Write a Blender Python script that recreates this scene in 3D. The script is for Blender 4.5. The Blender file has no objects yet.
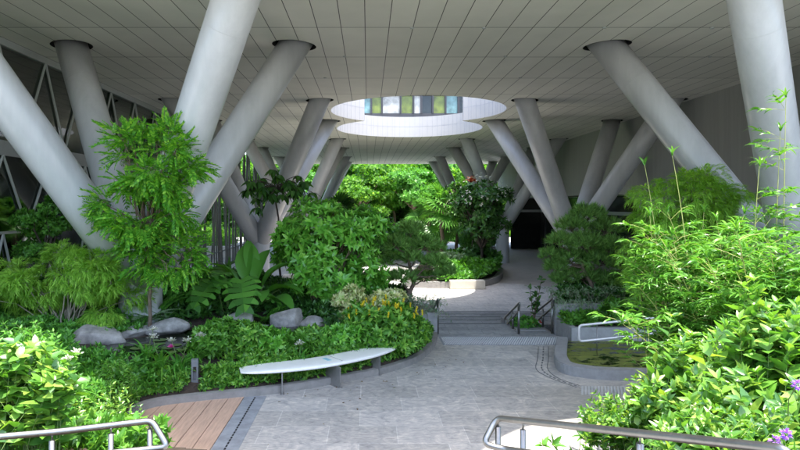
import bpy, bmesh, math, random
import numpy as np
from mathutils import Vector, Matrix

# ------------------------------------------------------------------ camera, sky, sun, exposure
S = bpy.context.scene
COL = S.collection
R = math.radians
EYE = 3.4
cam_d = bpy.data.cameras.new('camera'); cam = bpy.data.objects.new('camera', cam_d); COL.objects.link(cam)
cam.location = (0, 0, EYE); cam.rotation_euler = (R(90), 0, 0)
cam_d.sensor_width = 36; cam_d.lens = 27.0
cam_d.shift_x = 0.04; cam_d.shift_y = -0.025
cam_d.clip_start = 0.05; cam_d.clip_end = 1500
S.camera = cam
TO_SUN = Vector((0.11, -0.20, 1.0)).normalized()
W = bpy.data.worlds.new('World'); S.world = W; W.use_nodes = True
nt = W.node_tree; bg = nt.nodes['Background']
sky = nt.nodes.new('ShaderNodeTexSky'); sky.sky_type = 'NISHITA'; sky.sun_disc = False
sky.sun_elevation = math.asin(TO_SUN.z); sky.sun_rotation = math.atan2(TO_SUN.x, TO_SUN.y)
sky.air_density = 1.0; sky.dust_density = 2.0; sky.ozone_density = 1.0
nt.links.new(sky.outputs[0], bg.inputs['Color']); bg.inputs['Strength'].default_value = 0.15
sun_d = bpy.data.lights.new('sun', 'SUN'); sun_d.energy = 2.2; sun_d.angle = R(0.5); sun_d.color = (1.0, 0.95, 0.87)
sun = bpy.data.objects.new('sun', sun_d); COL.objects.link(sun)
sun.rotation_euler = (-TO_SUN).to_track_quat('-Z', 'Y').to_euler(); sun.location = (5, -5, 40)
S.view_settings.view_transform = 'Standard'; S.view_settings.look = 'None'
S.view_settings.gamma = 1.0; S.view_settings.exposure = 2.38; S.view_settings.use_curve_mapping = False
S.render.engine = 'CYCLES'
S.cycles.max_bounces = 10; S.cycles.diffuse_bounces = 8; S.cycles.transparent_max_bounces = 8
S.cycles.glossy_bounces = 3; S.cycles.transmission_bounces = 4

# ------------------------------------------------------------------ helpers
def P(px, py, Y):            # a point of the photograph (800x450) at depth Y
    return Vector(((px - 368) * Y / 600, Y, EYE - (py - 205) * Y / 600))
def F(px, py, z=0.0):        # ... on the level z
    return P(px, py, (EYE - z) * 600 / (py - 205))

def tag(o, label=None, cat=None, group=None, kind=None):
    if label: o['label'] = label
    if cat: o['category'] = cat
    if group: o['group'] = group
    if kind: o['kind'] = kind
    return o
def link(name, me, m, parent=None, smooth=False, loc=None):
    o = bpy.data.objects.new(name, me); COL.objects.link(o)
    if m: me.materials.append(m)
    if parent is not None: o.parent = parent
    if loc is not None: o.location = loc
    if smooth: me.polygons.foreach_set('use_smooth', np.ones(len(me.polygons), bool))
    return o
def empty(name, loc=(0, 0, 0), rz=0, label=None, cat=None, group=None):
    o = bpy.data.objects.new(name, None); COL.objects.link(o)
    o.location = loc; o.rotation_euler = (0, 0, rz); o.empty_display_size = .2
    return tag(o, label, cat, group)
def copy_tree(o, parent=None):
    c = o.copy(); COL.objects.link(c)
    if parent is not None: c.parent = parent
    for ch in list(o.children): copy_tree(ch, c)
    return c

class MB:
    """collects polygons; build() links them as one mesh object"""
    def __init__(s): s.v = []; s.f = []
    def poly(s, pts):
        n = len(s.v); s.v += [tuple(p) for p in pts]; s.f.append(list(range(n, n + len(pts)))); return s
    def box(s, c, d, rz=0.0):
        cx, cy, cz = c; x, y, z = d[0] / 2, d[1] / 2, d[2] / 2; n = len(s.v); ca, sa = math.cos(rz), math.sin(rz)
        for a in (-x, x):
            for b in (-y, y):
                for e in (-z, z): s.v.append((cx + a * ca - b * sa, cy + a * sa + b * ca, cz + e))
        for q in ((0, 1, 3, 2), (4, 6, 7, 5), (0, 4, 5, 1), (2, 3, 7, 6), (0, 2, 6, 4), (1, 5, 7, 3)): s.f.append([n + i for i in q])
        return s
    def bx(s, x0, x1, y0, y1, z0, z1): return s.box(((x0 + x1) / 2, (y0 + y1) / 2, (z0 + z1) / 2), (x1 - x0, y1 - y0, z1 - z0))
    def prism(s, pts, z0, z1, top=True, bottom=True):
        n = len(s.v); k = len(pts)
        s.v += [(p[0], p[1], z0) for p in pts] + [(p[0], p[1], z1) for p in pts]
        for i in range(k): j = (i + 1) % k; s.f.append([n + i, n + j, n + k + j, n + k + i])
        if top: s.f.append([n + k + i for i in range(k)])
        if bottom: s.f.append([n + i for i in reversed(range(k))])
        return s
    def tube(s, pts, rad, sides=8, closed=False, caps=True):
        pts = [Vector(p) for p in pts]; k = len(pts)
        if not hasattr(rad, '__len__'): rad = [rad] * k
        n = len(s.v); ref = None
        for i, p in enumerate(pts):
            if closed: t = pts[(i + 1) % k] - pts[i - 1]
            else: t = pts[min(i + 1, k - 1)] - pts[max(i - 1, 0)]
            t.normalize()
            if ref is None: ref = Vector((0, 0, 1)) if abs(t.z) < .9 else Vector((1, 0, 0))
            x = ref - t * ref.dot(t); x.normalize(); ref = x; y = t.cross(x)
            for a in range(sides):
                w = 2 * math.pi * a / sides
                s.v.append(tuple(p + (x * math.cos(w) + y * math.sin(w)) * rad[i]))
        for i in range(k if closed else k - 1):
            j = (i + 1) % k
            for a in range(sides):
                b = (a + 1) % sides
                s.f.append([n + i * sides + a, n + i * sides + b, n + j * sides + b, n + j * sides + a])
        if caps and not closed:
            s.f.append([n + a for a in reversed(range(sides))]); s.f.append([n + (k - 1) * sides + a for a in range(sides)])
        return s
    def mesh(s, name):
        me = bpy.data.meshes.new(name); me.from_pydata(s.v, [], s.f); me.update(); return me
    def build(s, name, m, parent=None, smooth=False, bevel=0, loc=None):
        me = s.mesh(name)
        if bevel:
            bm = bmesh.new(); bm.from_mesh(me); bmesh.ops.remove_doubles(bm, verts=bm.verts, dist=1e-5)
            es = [e for e in bm.edges if len(e.link_faces) == 2 and e.calc_face_angle(0) > .5]
            bmesh.ops.bevel(bm, geom=es, offset=bevel, segments=2, affect='EDGES', clamp_overlap=True)
            bm.to_mesh(me); bm.free()
        return link(name, me, m, parent, smooth, loc)

def rounded(pts, r, n=5, closed=False):      # polyline with rounded corners
    pts = [Vector(p) for p in pts]; out = []; k = len(pts)
    for i, p in enumerate(pts):
        if not closed and i in (0, k - 1): out.append(p); continue
        a = pts[i - 1] - p; b = pts[(i + 1) % k] - p
        rr = min(r, a.length * .45, b.length * .45); a = p + a.normalized() * rr; b = p + b.normalized() * rr
        for j in range(n + 1):
            t = j / n; out.append(a * (1 - t) ** 2 + p * 2 * t * (1 - t) + b * t * t)
    return out
def spline(pts, n=8):                         # Catmull-Rom
    pts = [Vector(p) for p in pts]; out = []
    for i in range(len(pts) - 1):
        a, b, c, d = pts[max(i - 1, 0)], pts[i], pts[i + 1], pts[min(i + 2, len(pts) - 1)]
        for j in range(n):
            t = j / n
            out.append(.5 * ((2 * b) + (c - a) * t + (2 * a - 5 * b + 4 * c - d) * t * t + (3 * b - a - 3 * c + d) * t ** 3))
    out.append(pts[-1]); return out
def vnoise(x, y, seed=0):                     # smooth value noise, numpy
    x = np.asarray(x, float); y = np.asarray(y, float)
    def h(i, j): return np.modf(np.abs(np.sin(i * 127.1 + j * 311.7 + seed * 74.7) * 43758.5453))[0]
    i, j = np.floor(x), np.floor(y); u, v = x - i, y - j; u = u * u * (3 - 2 * u); v = v * v * (3 - 2 * v)
    return (h(i, j) * (1 - u) + h(i + 1, j) * u) * (1 - v) + (h(i, j + 1) * (1 - u) + h(i + 1, j + 1) * u) * v

# ------------------------------------------------------------------ materials
def newmat(name):
    m = bpy.data.materials.new(name); m.use_nodes = True
    return m, m.node_tree.nodes, m.node_tree.links, m.node_tree.nodes['Principled BSDF']
def ramp(n, stops):
    r = n.new('ShaderNodeValToRGB'); e = r.color_ramp.elements
    while len(e) < len(stops): e.new(.5)
    for k, (p, c) in zip(e, stops): k.position = p; k.color = (*c, 1)
    return r
def mat(name, c, rough=.6, var=.15, scale=3.0, bump=.0, bscale=40, metal=0.0, spec=.5, coat=0.0, streak=None):
    """plain surface with noise variation, stains and a fine bump"""
    m, n, l, b = newmat(name)
    tc = n.new('ShaderNodeTexCoord'); nz = n.new('ShaderNodeTexNoise'); nz.inputs['Scale'].default_value = scale
    nz.inputs['Detail'].default_value = 6; nz.inputs['Roughness'].default_value = .65
    src = tc.outputs['Object']
    if streak:
        mp = n.new('ShaderNodeMapping'); mp.inputs['Scale'].default_value = streak; l.new(src, mp.inputs[0]); src = mp.outputs[0]
    l.new(src, nz.inputs['Vector'])
    lo = tuple(x * (1 - var) for x in c); hi = tuple(min(1, x * (1 + var)) for x in c)
    r = ramp(n, [(.3, lo), (.7, hi)]); l.new(nz.outputs['Fac'], r.inputs[0]); l.new(r.outputs[0], b.inputs['Base Color'])
    b.inputs['Roughness'].default_value = rough; b.inputs['Metallic'].default_value = metal
    b.inputs['Specular IOR Level'].default_value = spec; b.inputs['Coat Weight'].default_value = coat
    if bump:
        nb = n.new('ShaderNodeTexNoise'); nb.inputs['Scale'].default_value = bscale; nb.inputs['Detail'].default_value = 5
        l.new(tc.outputs['Object'], nb.inputs['Vector'])
        bp = n.new('ShaderNodeBump'); bp.inputs['Strength'].default_value = bump; bp.inputs['Distance'].default_value = .02
        l.new(nb.outputs['Fac'], bp.inputs['Height']); l.new(bp.outputs[0], b.inputs['Normal'])
    return m
def leafmat(name, cs, rough=.45, tr=.35, spec=.45, trc=None):
    m, n, l, b = newmat(name)
    g = n.new('ShaderNodeNewGeometry')
    r = ramp(n, [(i / max(1, len(cs) - 1), c) for i, c in enumerate(cs)])
    l.new(g.outputs['Random Per Island'], r.inputs[0]); l.new(r.outputs[0], b.inputs['Base Color'])
    b.inputs['Roughness'].default_value = rough; b.inputs['Specular IOR Level'].default_value = spec
    t = n.new('ShaderNodeBsdfTranslucent'); mx = n.new('ShaderNodeMixShader'); mx.inputs[0].default_value = tr
    mu = n.new('ShaderNodeMix'); mu.data_type = 'RGBA'; mu.blend_type = 'MULTIPLY'; mu.inputs[0].default_value = 1
    l.new(r.outputs[0], mu.inputs[6]); mu.inputs[7].default_value = (*(trc or (1.5, 1.5, .6)), 1)
    l.new(mu.outputs[2], t.inputs[0])
    l.new(b.outputs[0], mx.inputs[1]); l.new(t.outputs[0], mx.inputs[2])
    l.new(mx.outputs[0], n['Material Output'].inputs[0])
    return m
def mth(n, l, op, a, b=None):
    k = n.new('ShaderNodeMath'); k.operation = op
    for i, v in enumerate((a, b)):
        if v is None: continue
        if isinstance(v, (int, float)): k.inputs[i].default_value = v
        else: l.new(v, k.inputs[i])
    return k.outputs[0]
def grid_mat(name, c, cj, sx, ox, wx, sy, oy, wy, ax=0, ay=1, var=.12, rough=.55, bump=.4, mottle=.08):
    """panels sx by sy with open joints; ax, ay pick the object axes"""
    m, n, l, b = newmat(name)
    tc = n.new('ShaderNodeTexCoord'); sp = n.new('ShaderNodeSeparateXYZ'); l.new(tc.outputs['Object'], sp.inputs[0])
    tx = mth(n, l, 'DIVIDE', mth(n, l, 'SUBTRACT', sp.outputs[ax], ox), sx)
    ty = mth(n, l, 'DIVIDE', mth(n, l, 'SUBTRACT', sp.outputs[ay], oy), sy)
    def line(t, w, s): return mth(n, l, 'LESS_THAN', mth(n, l, 'PINGPONG', t, .5), w / s / 2)
    j = mth(n, l, 'MAXIMUM', line(tx, wx, sx), line(ty, wy, sy))
    cv = n.new('ShaderNodeCombineXYZ'); l.new(mth(n, l, 'FLOOR', tx), cv.inputs[0]); l.new(mth(n, l, 'FLOOR', ty), cv.inputs[1])
    wn = n.new('ShaderNodeTexWhiteNoise'); wn.noise_dimensions = '2D'; l.new(cv.outputs[0], wn.inputs['Vector'])
    nz = n.new('ShaderNodeTexNoise'); nz.inputs['Scale'].default_value = 1.3; nz.inputs['Detail'].default_value = 6
    l.new(tc.outputs['Object'], nz.inputs['Vector'])
    f = mth(n, l, 'ADD', mth(n, l, 'MULTIPLY', wn.outputs['Value'], var), mth(n, l, 'MULTIPLY', nz.outputs['Fac'], mottle * 2))
    f = mth(n, l, 'ADD', f, 1 - var / 2 - mottle)
    vm = n.new('ShaderNodeVectorMath'); vm.operation = 'SCALE'; vm.inputs[0].default_value = c; l.new(f, vm.inputs['Scale'])
    mx = n.new('ShaderNodeMix'); mx.data_type = 'RGBA'; l.new(j, mx.inputs[0]); l.new(vm.outputs[0], mx.inputs[6]); mx.inputs[7].default_value = (*cj, 1)
    l.new(mx.outputs[2], b.inputs['Base Color']); b.inputs['Roughness'].default_value = rough
    bp = n.new('ShaderNodeBump'); bp.inputs['Strength'].default_value = bump; bp.inputs['Distance'].default_value = .01
    l.new(mth(n, l, 'SUBTRACT', 1, j), bp.inputs['Height']); l.new(bp.outputs[0], b.inputs['Normal'])
    return m
def slate_mat(name, c1, c2, cm, bw, rh, oy, off=.45, mortar=.006, rough=.62):
    m, n, l, b = newmat(name)
    tc = n.new('ShaderNodeTexCoord'); mp = n.new('ShaderNodeMapping'); mp.inputs['Location'].default_value = (0.13, oy, 0)
    l.new(tc.outputs['Object'], mp.inputs[0])
    br = n.new('ShaderNodeTexBrick'); br.inputs['Scale'].default_value = 1; br.inputs['Brick Width'].default_value = bw
    br.inputs['Row Height'].default_value = rh; br.inputs['Mortar Size'].default_value = mortar; br.inputs['Mortar Smooth'].default_value = .1
    br.offset = off; br.squash = .8; br.squash_frequency = 3
    br.inputs['Color1'].default_value = (*c1, 1); br.inputs['Color2'].default_value = (*c2, 1); br.inputs['Mortar'].default_value = (*cm, 1)
    l.new(mp.outputs[0], br.inputs['Vector'])
    n1 = n.new('ShaderNodeTexNoise'); n1.inputs['Scale'].default_value = 3.2; n1.inputs['Detail'].default_value = 9
    n1.inputs['Roughness'].default_value = .72; n1.inputs['Distortion'].default_value = 1.6; l.new(tc.outputs['Object'], n1.inputs['Vector'])
    mp2 = n.new('ShaderNodeMapping'); mp2.inputs['Rotation'].default_value = (0, 0, .5); mp2.inputs['Scale'].default_value = (1.5, 7, 1)
    l.new(tc.outputs['Object'], mp2.inputs[0])
    n2 = n.new('ShaderNodeTexNoise'); n2.inputs['Scale'].default_value = 2.5; n2.inputs['Detail'].default_value = 8; n2.inputs['Distortion'].default_value = 2.5
    l.new(mp2.outputs[0], n2.inputs['Vector'])
    r1 = ramp(n, [(.30, (.50, .52, .56)), (.46, (.88, .89, .9)), (.56, (1.05, 1.04, 1.02)), (.72, (1.55, 1.5, 1.42))]); l.new(n1.outputs['Fac'], r1.inputs[0])
    r2 = ramp(n, [(.36, (.7, .7, .72)), (.5, (1, 1, 1)), (.64, (1.3, 1.28, 1.22))]); l.new(n2.outputs['Fac'], r2.inputs[0])
    a = n.new('ShaderNodeMix'); a.data_type = 'RGBA'; a.blend_type = 'MULTIPLY'; a.inputs[0].default_value = .8
    l.new(br.outputs['Color'], a.inputs[6]); l.new(r1.outputs[0], a.inputs[7])
    c = n.new('ShaderNodeMix'); c.data_type = 'RGBA'; c.blend_type = 'MULTIPLY'; c.inputs[0].default_value = .6
    l.new(a.outputs[2], c.inputs[6]); l.new(r2.outputs[0], c.inputs[7]); l.new(c.outputs[2], b.inputs['Base Color'])
    b.inputs['Roughness'].default_value = rough
    bp = n.new('ShaderNodeBump'); bp.inputs['Strength'].default_value = .35; bp.inputs['Distance'].default_value = .012
    h = mth(n, l, 'SUBTRACT', n1.outputs['Fac'], mth(n, l, 'MULTIPLY', br.outputs['Fac'], .6)); l.new(h, bp.inputs['Height'])
    l.new(bp.outputs[0], b.inputs['Normal'])
    return m

M = {}
M['column'] = mat('column_paint', (.45, .45, .455), .30, .17, 1.3, .03, 25, streak=(1, 1, .12))
M['dark_gap'] = mat('dark_gap', (.015, .015, .015), .9)
M['soffit'] = grid_mat('soffit_panels', (.67, .655, .585), (.035, .035, .03), .6, .527, .02, 3.0, 0.0, .03, var=.09, mottle=.10)
M['fascia'] = grid_mat('white_fascia', (.80, .80, .82), (.3, .3, .33), .3, 0, .012, .65, .05, .012, ax=0, ay=2, var=.04, mottle=.03)
M['slab'] = mat('roof_slab', (.55, .55, .54), .8)
M['slate'] = slate_mat('slate_paving', (.385, .36, .325), (.505, .47, .425), (.57, .54, .49), 1.28, .68, -.39)
M['slate_low'] = slate_mat('lower_paving', (.45, .435, .41), (.53, .51, .48), (.16, .16, .16), 1.1, .5, .1)
M['step_slate'] = slate_mat('step_slate', (.24, .24, .235), (.37, .36, .345), (.13, .13, .13), .9, .42, .1)
M['nosing'] = mat('nosing_stone', (.12, .12, .12), .6, .2, 6)
M['pave_warm'] = mat('warm_paving', (.40, .36, .32), .7, .1, 2, .1)
M['stone_strip'] = mat('stone_strip', (.27, .28, .29), .65, .25, 5, .2)
M['bounce_paving'] = slate_mat('bounce_paving_slate', (.52, .51, .49), (.58, .57, .54), (.4, .4, .38), 1.2, .6, 0)
M['kerb'] = mat('kerb_stone', (.27, .25, .225), .7, .18, 6, .25, 60)
M['granite'] = mat('granite_wall', (.30, .29, .28), .6, .15, 8, .1, 90)
M['cream_stone'] = mat('cream_stone', (.62, .58, .50), .65, .1, 5, .1)
M['deck'] = mat('deck_wood', (.52, .345, .245), .6, .2, 3, .25, 70, streak=(9, .8, 1))
M['soil'] = mat('soil', (.045, .03, .02), .95, .4, 8, .6, 30)
M['grass_ground'] = mat('garden_ground', (.10, .16, .045), .95, .35, 1.5, .4, 25)
M['steel'] = mat('brushed_steel', (.29, .28, .26), .38, .1, 20, .02, 200, metal=1.0)
M['steel_matte'] = mat('matte_steel', (.28, .27, .25), .42, .12, 12, .02, 200, metal=1.0)
M['rail_pale'] = mat('pale_rail', (.70, .66, .64), .35, .05, 20, metal=.3)
M['stud'] = mat('stud_steel', (.62, .60, .57), .35, .1)
M['bench_top'] = mat('bench_top_white', (.90, .87, .80), .35, .05, 4, .03, 30)
M['seam'] = mat('bench_seam', (.35, .34, .32), .7)
M['smudge'] = mat('pale_blue_print', (.35, .62, .70), .5)
M['plate'] = mat('bench_leg_metal', (.33, .32, .30), .45, .12, 6, .03, 90, metal=.7)
M['bollard'] = mat('bollard_metal', (.16, .165, .17), .5, .1, 9, .03)
M['lens'] = mat('lamp_lens', (.03, .03, .03), .3)
M['mullion'] = mat('mullion_paint', (.40, .42, .41), .45, .06)
M['band'] = mat('spandrel_panel', (.33, .34, .35), .5, .08)
M['black_frame'] = mat('dark_frame', (.03, .03, .035), .4)
M['darkwall'] = mat('dark_curved_wall', (.28, .28, .265), .6, .07, 1.0, .06, 60, streak=(1, 5, .3))
M['interior'] = mat('interior_surface', (.05, .047, .042), .8)
M['bark'] = mat('bark', (.17, .12, .085), .9, .3, 12, .6, 40)
M['bark_pale'] = mat('bark_pale', (.33, .28, .22), .85, .25, 12, .5, 40)
M['bark_dark'] = mat('bark_dark', (.06, .045, .035), .9, .3, 12, .5, 40)
M['stem_green'] = mat('green_stem', (.13, .2, .05), .6, .2)
M['culm'] = mat('bamboo_culm', (.34, .36, .10), .4, .25, 6)
M['slat'] = mat('screen_bar', (.10, .095, .085), .5, .15)

def rock_material():
    m = mat('garden_rock', (.27, .25, .225), .85, .55, 3.4, .8, 9); return m
M['rock'] = rock_material()
def glass_mat(name, tint, fac):
    m, n, l, b = newmat(name); n.remove(b)
    t = n.new('ShaderNodeBsdfTransparent'); t.inputs[0].default_value = (*tint, 1)
    g = n.new('ShaderNodeBsdfGlossy'); g.inputs['Roughness'].default_value = .03; g.inputs[0].default_value = (.9, .95, .92, 1)
    fr = n.new('ShaderNodeFresnel'); fr.inputs[0].default_value = 1.6
    nz = n.new('ShaderNodeTexNoise'); nz.inputs['Scale'].default_value = .7
    bp = n.new('ShaderNodeBump'); bp.inputs['Strength'].default_value = .04; l.new(nz.outputs[0], bp.inputs['Height']); l.new(bp.outputs[0], g.inputs['Normal'])
    mx = n.new('ShaderNodeMixShader'); l.new(mth(n, l, 'ADD', fr.outputs[0], fac), mx.inputs[0])
    l.new(t.outputs[0], mx.inputs[1]); l.new(g.outputs[0], mx.inputs[2]); l.new(mx.outputs[0], n['Material Output'].inputs[0]); return m
M['glass'] = glass_mat('tinted_glass', (.42, .55, .48), .06)
M['glass_dark'] = mat('dark_glazing', (.016, .018, .017), .10, .3, 2, 0, spec=.35)
def water_mat(name, c, algae=None):
    m, n, l, b = newmat(name)
    tc = n.new('ShaderNodeTexCoord')
    b.inputs['Base Color'].default_value = (*c, 1); b.inputs['Roughness'].default_value = .04; b.inputs['IOR'].default_value = 1.33
    nz = n.new('ShaderNodeTexNoise'); nz.inputs['Scale'].default_value = 7; nz.inputs['Detail'].default_value = 3; l.new(tc.outputs['Object'], nz.inputs['Vector'])
    bp = n.new('ShaderNodeBump'); bp.inputs['Strength'].default_value = .08; bp.inputs['Distance'].default_value = .03
    l.new(nz.outputs[0], bp.inputs['Height']); l.new(bp.outputs[0], b.inputs['Normal'])
    if algae:
        mp = n.new('ShaderNodeMapping'); mp.inputs['Scale'].default_value = (1, 2.2, 1); l.new(tc.outputs['Object'], mp.inputs[0])
        n2 = n.new('ShaderNodeTexNoise'); n2.inputs['Scale'].default_value = 2.2; n2.inputs['Detail'].default_value = 9; n2.inputs['Roughness'].default_value = .7
        l.new(mp.outputs[0], n2.inputs['Vector'])
        r = ramp(n, [(.44, c), (.49, algae), (.75, tuple(x * 1.5 for x in algae))]); l.new(n2.outputs[0], r.inputs[0]); l.new(r.outputs[0], b.inputs['Base Color'])
        r3 = ramp(n, [(.44, (.04,) * 3), (.5, (.7,) * 3)]); l.new(n2.outputs[0], r3.inputs[0]); l.new(r3.outputs[0], b.inputs['Roughness'])
    return m
M['water'] = water_mat('pond_water', (.012, .016, .008))
M['algae'] = water_mat('algae_water', (.012, .015, .008), (.15, .17, .035))
def emit(name, c, s):
    m, n, l, b = newmat(name); b.inputs['Base Color'].default_value = (*c, 1)
    b.inputs['Emission Color'].default_value = (*c, 1); b.inputs['Emission Strength'].default_value = s; return m
M['tube_light'] = emit('ceiling_lamp', (1, .97, .85), 1.6)
for k, c in dict(brown=(.06, .05, .04), cyan=(.11, .20, .21), lime=(.11, .14, .02), white=(.34, .34, .32), dark=(.015, .02, .025)).items():
    M['pane_' + k] = mat('pane_' + k, c, .12, .5, 1.8)

L = {}
L['mid'] = leafmat('leaf_mid', [(0.052, 0.166, 0.025), (0.096, 0.289, 0.038), (0.158, 0.403, 0.052)])
L['bright'] = leafmat('leaf_bright', [(0.065, 0.203, 0.026), (0.109, 0.290, 0.035), (0.174, 0.377, 0.049)], .35)
L['fore'] = leafmat('leaf_fore', [(.05, .15, .03), (.08, .22, .03), (.12, .29, .035), (.16, .35, .045), (.22, .41, .06), (.34, .45, .075)], .36, .35, .9)
L['border'] = leafmat('leaf_border', [(.06, .18, .025), (.11, .30, .04), (.19, .42, .055), (.30, .52, .08)], .4)
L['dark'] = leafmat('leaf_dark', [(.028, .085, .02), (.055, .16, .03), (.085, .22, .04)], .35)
L['glossy'] = leafmat('leaf_glossy', [(.085, .28, .03), (.13, .38, .045), (.19, .48, .06), (.25, .52, .07)], .3, .25, .55)
L['feather'] = leafmat('leaf_feathery', [(.17, .37, .045), (.27, .50, .065), (.38, .60, .09)], .6, .4)
L['pinnate'] = leafmat('leaf_pinnate', [(0.065, 0.225, 0.024), (0.10, 0.32, 0.03), (0.17, 0.44, 0.04), (0.32, 0.56, 0.06)], .45, .4)
L['pine'] = leafmat('leaf_pine', [(.10, .22, .045), (.15, .32, .06), (.24, .42, .09)], .6, .15)
L['varieg'] = leafmat('leaf_variegated', [(.72, .70, .30), (.80, .76, .45), (.32, .50, .12), (.78, .74, .38)], .5, .3, trc=(1.1, 1.1, .8))
L['silver'] = leafmat('leaf_silver', [(0.221, 0.325, 0.182), (0.312, 0.429, 0.247), (0.169, 0.286, 0.117)], .6, .2, trc=(1, 1.1, .8))
L['strap'] = leafmat('leaf_strap', [(0.060, 0.204, 0.031), (0.102, 0.323, 0.043), (0.170, 0.425, 0.060)], .4)
L['far'] = leafmat('leaf_far', [(.045, .14, .018), (.085, .23, .025), (.14, .33, .035), (.24, .44, .05)], .5, .5)
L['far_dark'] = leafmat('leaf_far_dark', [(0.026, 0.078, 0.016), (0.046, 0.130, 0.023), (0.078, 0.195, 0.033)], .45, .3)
L['palm'] = leafmat('leaf_palm', [(0.056, 0.182, 0.028), (0.098, 0.280, 0.042), (0.168, 0.364, 0.084)], .35, .35)
L['yellow'] = leafmat('petal_yellow', [(.88, .68, .03), (.92, .76, .06)], .6, .3, trc=(1, 1, .4))
L['white'] = leafmat('petal_white', [(0.600, 0.600, 0.500), (0.700, 0.680, 0.600), (0.450, 0.450, 0.280)], .6, .3, trc=(1, 1, .9))
L['purple'] = leafmat('petal_purple', [(0.350, 0.140, 0.600), (0.450, 0.200, 0.650)], .6, .3, trc=(1, .8, 1.2))
L['pink'] = leafmat('petal_pink', [(0.750, 0.080, 0.350), (0.800, 0.150, 0.450)], .6, .3, trc=(1, .8, 1))
L['red'] = leafmat('petal_red', [(0.600, 0.030, 0.020), (0.700, 0.060, 0.030)], .6, .3, trc=(1, .6, .6))
L['redleaf'] = leafmat('leaf_red', [(0.300, 0.060, 0.030), (0.420, 0.100, 0.050)], .4, .3, trc=(1.2, .8, .5))
L['pad'] = leafmat('lily_pad', [(0.060, 0.130, 0.030), (0.100, 0.170, 0.040), (0.090, 0.100, 0.040)], .4, .0)

# ------------------------------------------------------------------ leaves
def T_leaf(w=.38, fold=.10, droop=.12):
    v = [(0, 0, 0), (-w * .8, .3, fold), (w * .8, .3, fold), (0, .3, 0.02), (-w * .62, .65, fold * .6 - droop * .4), (w * .62, .65, fold * .6 - droop * .4), (0, .65, -droop * .4), (0, 1, -droop)]
    v = [(x * .62, y, z) for x, y, z in v]
    return np.array(v, float), [[0, 2, 3], [0, 3, 1], [3, 2, 5, 6], [1, 3, 6, 4], [6, 5, 7], [4, 6, 7]]
def T_dia(w=.3, droop=.05):
    return np.array([(0, 0, 0), (w / 2, .45, .03), (0, 1, -droop), (-w / 2, .45, .03)], float), [[0, 1, 2, 3]]
def T_strap(w=.06, arch=.5, seg=5, twist=0):
    v = []; f = []
    for i in range(seg + 1):
        t = i / seg; y = t * (1 - .25 * arch * t); z = .55 * arch * t - 1.1 * arch * t * t * t
        ww = w * (1 - t ** 3) * .5 + .002
        v += [(-ww, y, z + ww * .5), (ww, y, z + ww * .5)]
    for i in range(seg): a = 2 * i; f.append([a, a + 1, a + 3, a + 2])
    return np.array(v, float), f
def rotm(ax, a):
    return np.array(Matrix.Rotation(a, 3, ax))
def combine(parts):
    V = []; Fc = []; n = 0
    for v, f in parts:
        V.append(v); Fc += [[i + n for i in q] for q in f]; n += len(v)
    return np.concatenate(V), Fc
def T_rosette(rng, leaf, n=7, el=(15, 60), sc=(.75, 1.05)):      # leaves round +Z
    ps = []
    for i in range(n):
        a = 2 * math.pi * (i / n * 1.618 * 2 + rng.random() * .25); e = R(el[0] + (el[1] - el[0]) * rng.random()); s = sc[0] + (sc[1] - sc[0]) * rng.random()
        m = rotm('Z', a) @ rotm('X', e); ps.append(((leaf[0] * s) @ m.T, leaf[1]))
    return combine(ps)
def T_frond(n=9, ll=.3, w=.3, droop=.35, dia=None):                # pinnate frond along +Y
    dia = dia or T_dia(w); ps = []
    for i in range(n):
        t = (i + .6) / n; p = np.array((0, t, .12 * t - droop * t * t)); s = ll * (1 - .55 * abs(t - .4) ** 1.3)
        for sd in (-1, 1):
            m = rotm('Z', -sd * R(62 - 22 * t)) @ rotm('Y', sd * .25) @ rotm('X', -.25); ps.append(((dia[0] * s) @ m.T + p, dia[1]))
    ps.append((dia[0] * np.array((.8, 1, 1)) * ll * .8 + np.array((0, 1, .12 - droop)), dia[1]))
    ps.append((np.array([(-.008, 0, 0), (.008, 0, 0), (.004, 1, .12 - droop), (-.004, 1, .12 - droop)]), [[0, 1, 2, 3]]))
    return combine(ps)
def T_weep(rng, n=16, L_=1.0):                                      # drooping feathery strand
    ps = []; d = T_dia(.12, .1)
    for i in range(n):
        t = i / n; p = np.array((rng.normal() * .02, .55 * t * (1 - .45 * t), .12 * t - .52 * t * t)) * L_
        m = rotm('Z', rng.uniform(-.9, .9)) @ rotm('X', -.2 - .9 * t + rng.normal() * .4); ps.append(((d[0] * .34 * (1.1 - .4 * t)) @ m.T + p, d[1]))
    return combine(ps)
def T_tuft(rng, n=16, w=.07):                                       # pine needles round +Z
    ps = []
    for i in range(n):
        a = rng.random() * 6.283; e = R(5 + 75 * rng.random()); m = rotm('Z', a) @ rotm('X', R(90) - e)
        s = .7 + .4 * rng.random(); ps.append((np.array([(-w / 2, 0, 0), (w / 2, 0, 0), (0, 1, 0)]) * s @ m.T, [[0, 1, 2]]))
    return combine(ps)
def T_fan(n=18, spread=250):                                         # fan palm leaf, +Y
    ps = []
    for i in range(n):
        a = R(-spread / 2 + spread * i / (n - 1)); v, f = T_strap(.13, .25, 4); ps.append((v @ rotm('Z', a).T, f))
    return combine(ps)
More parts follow.
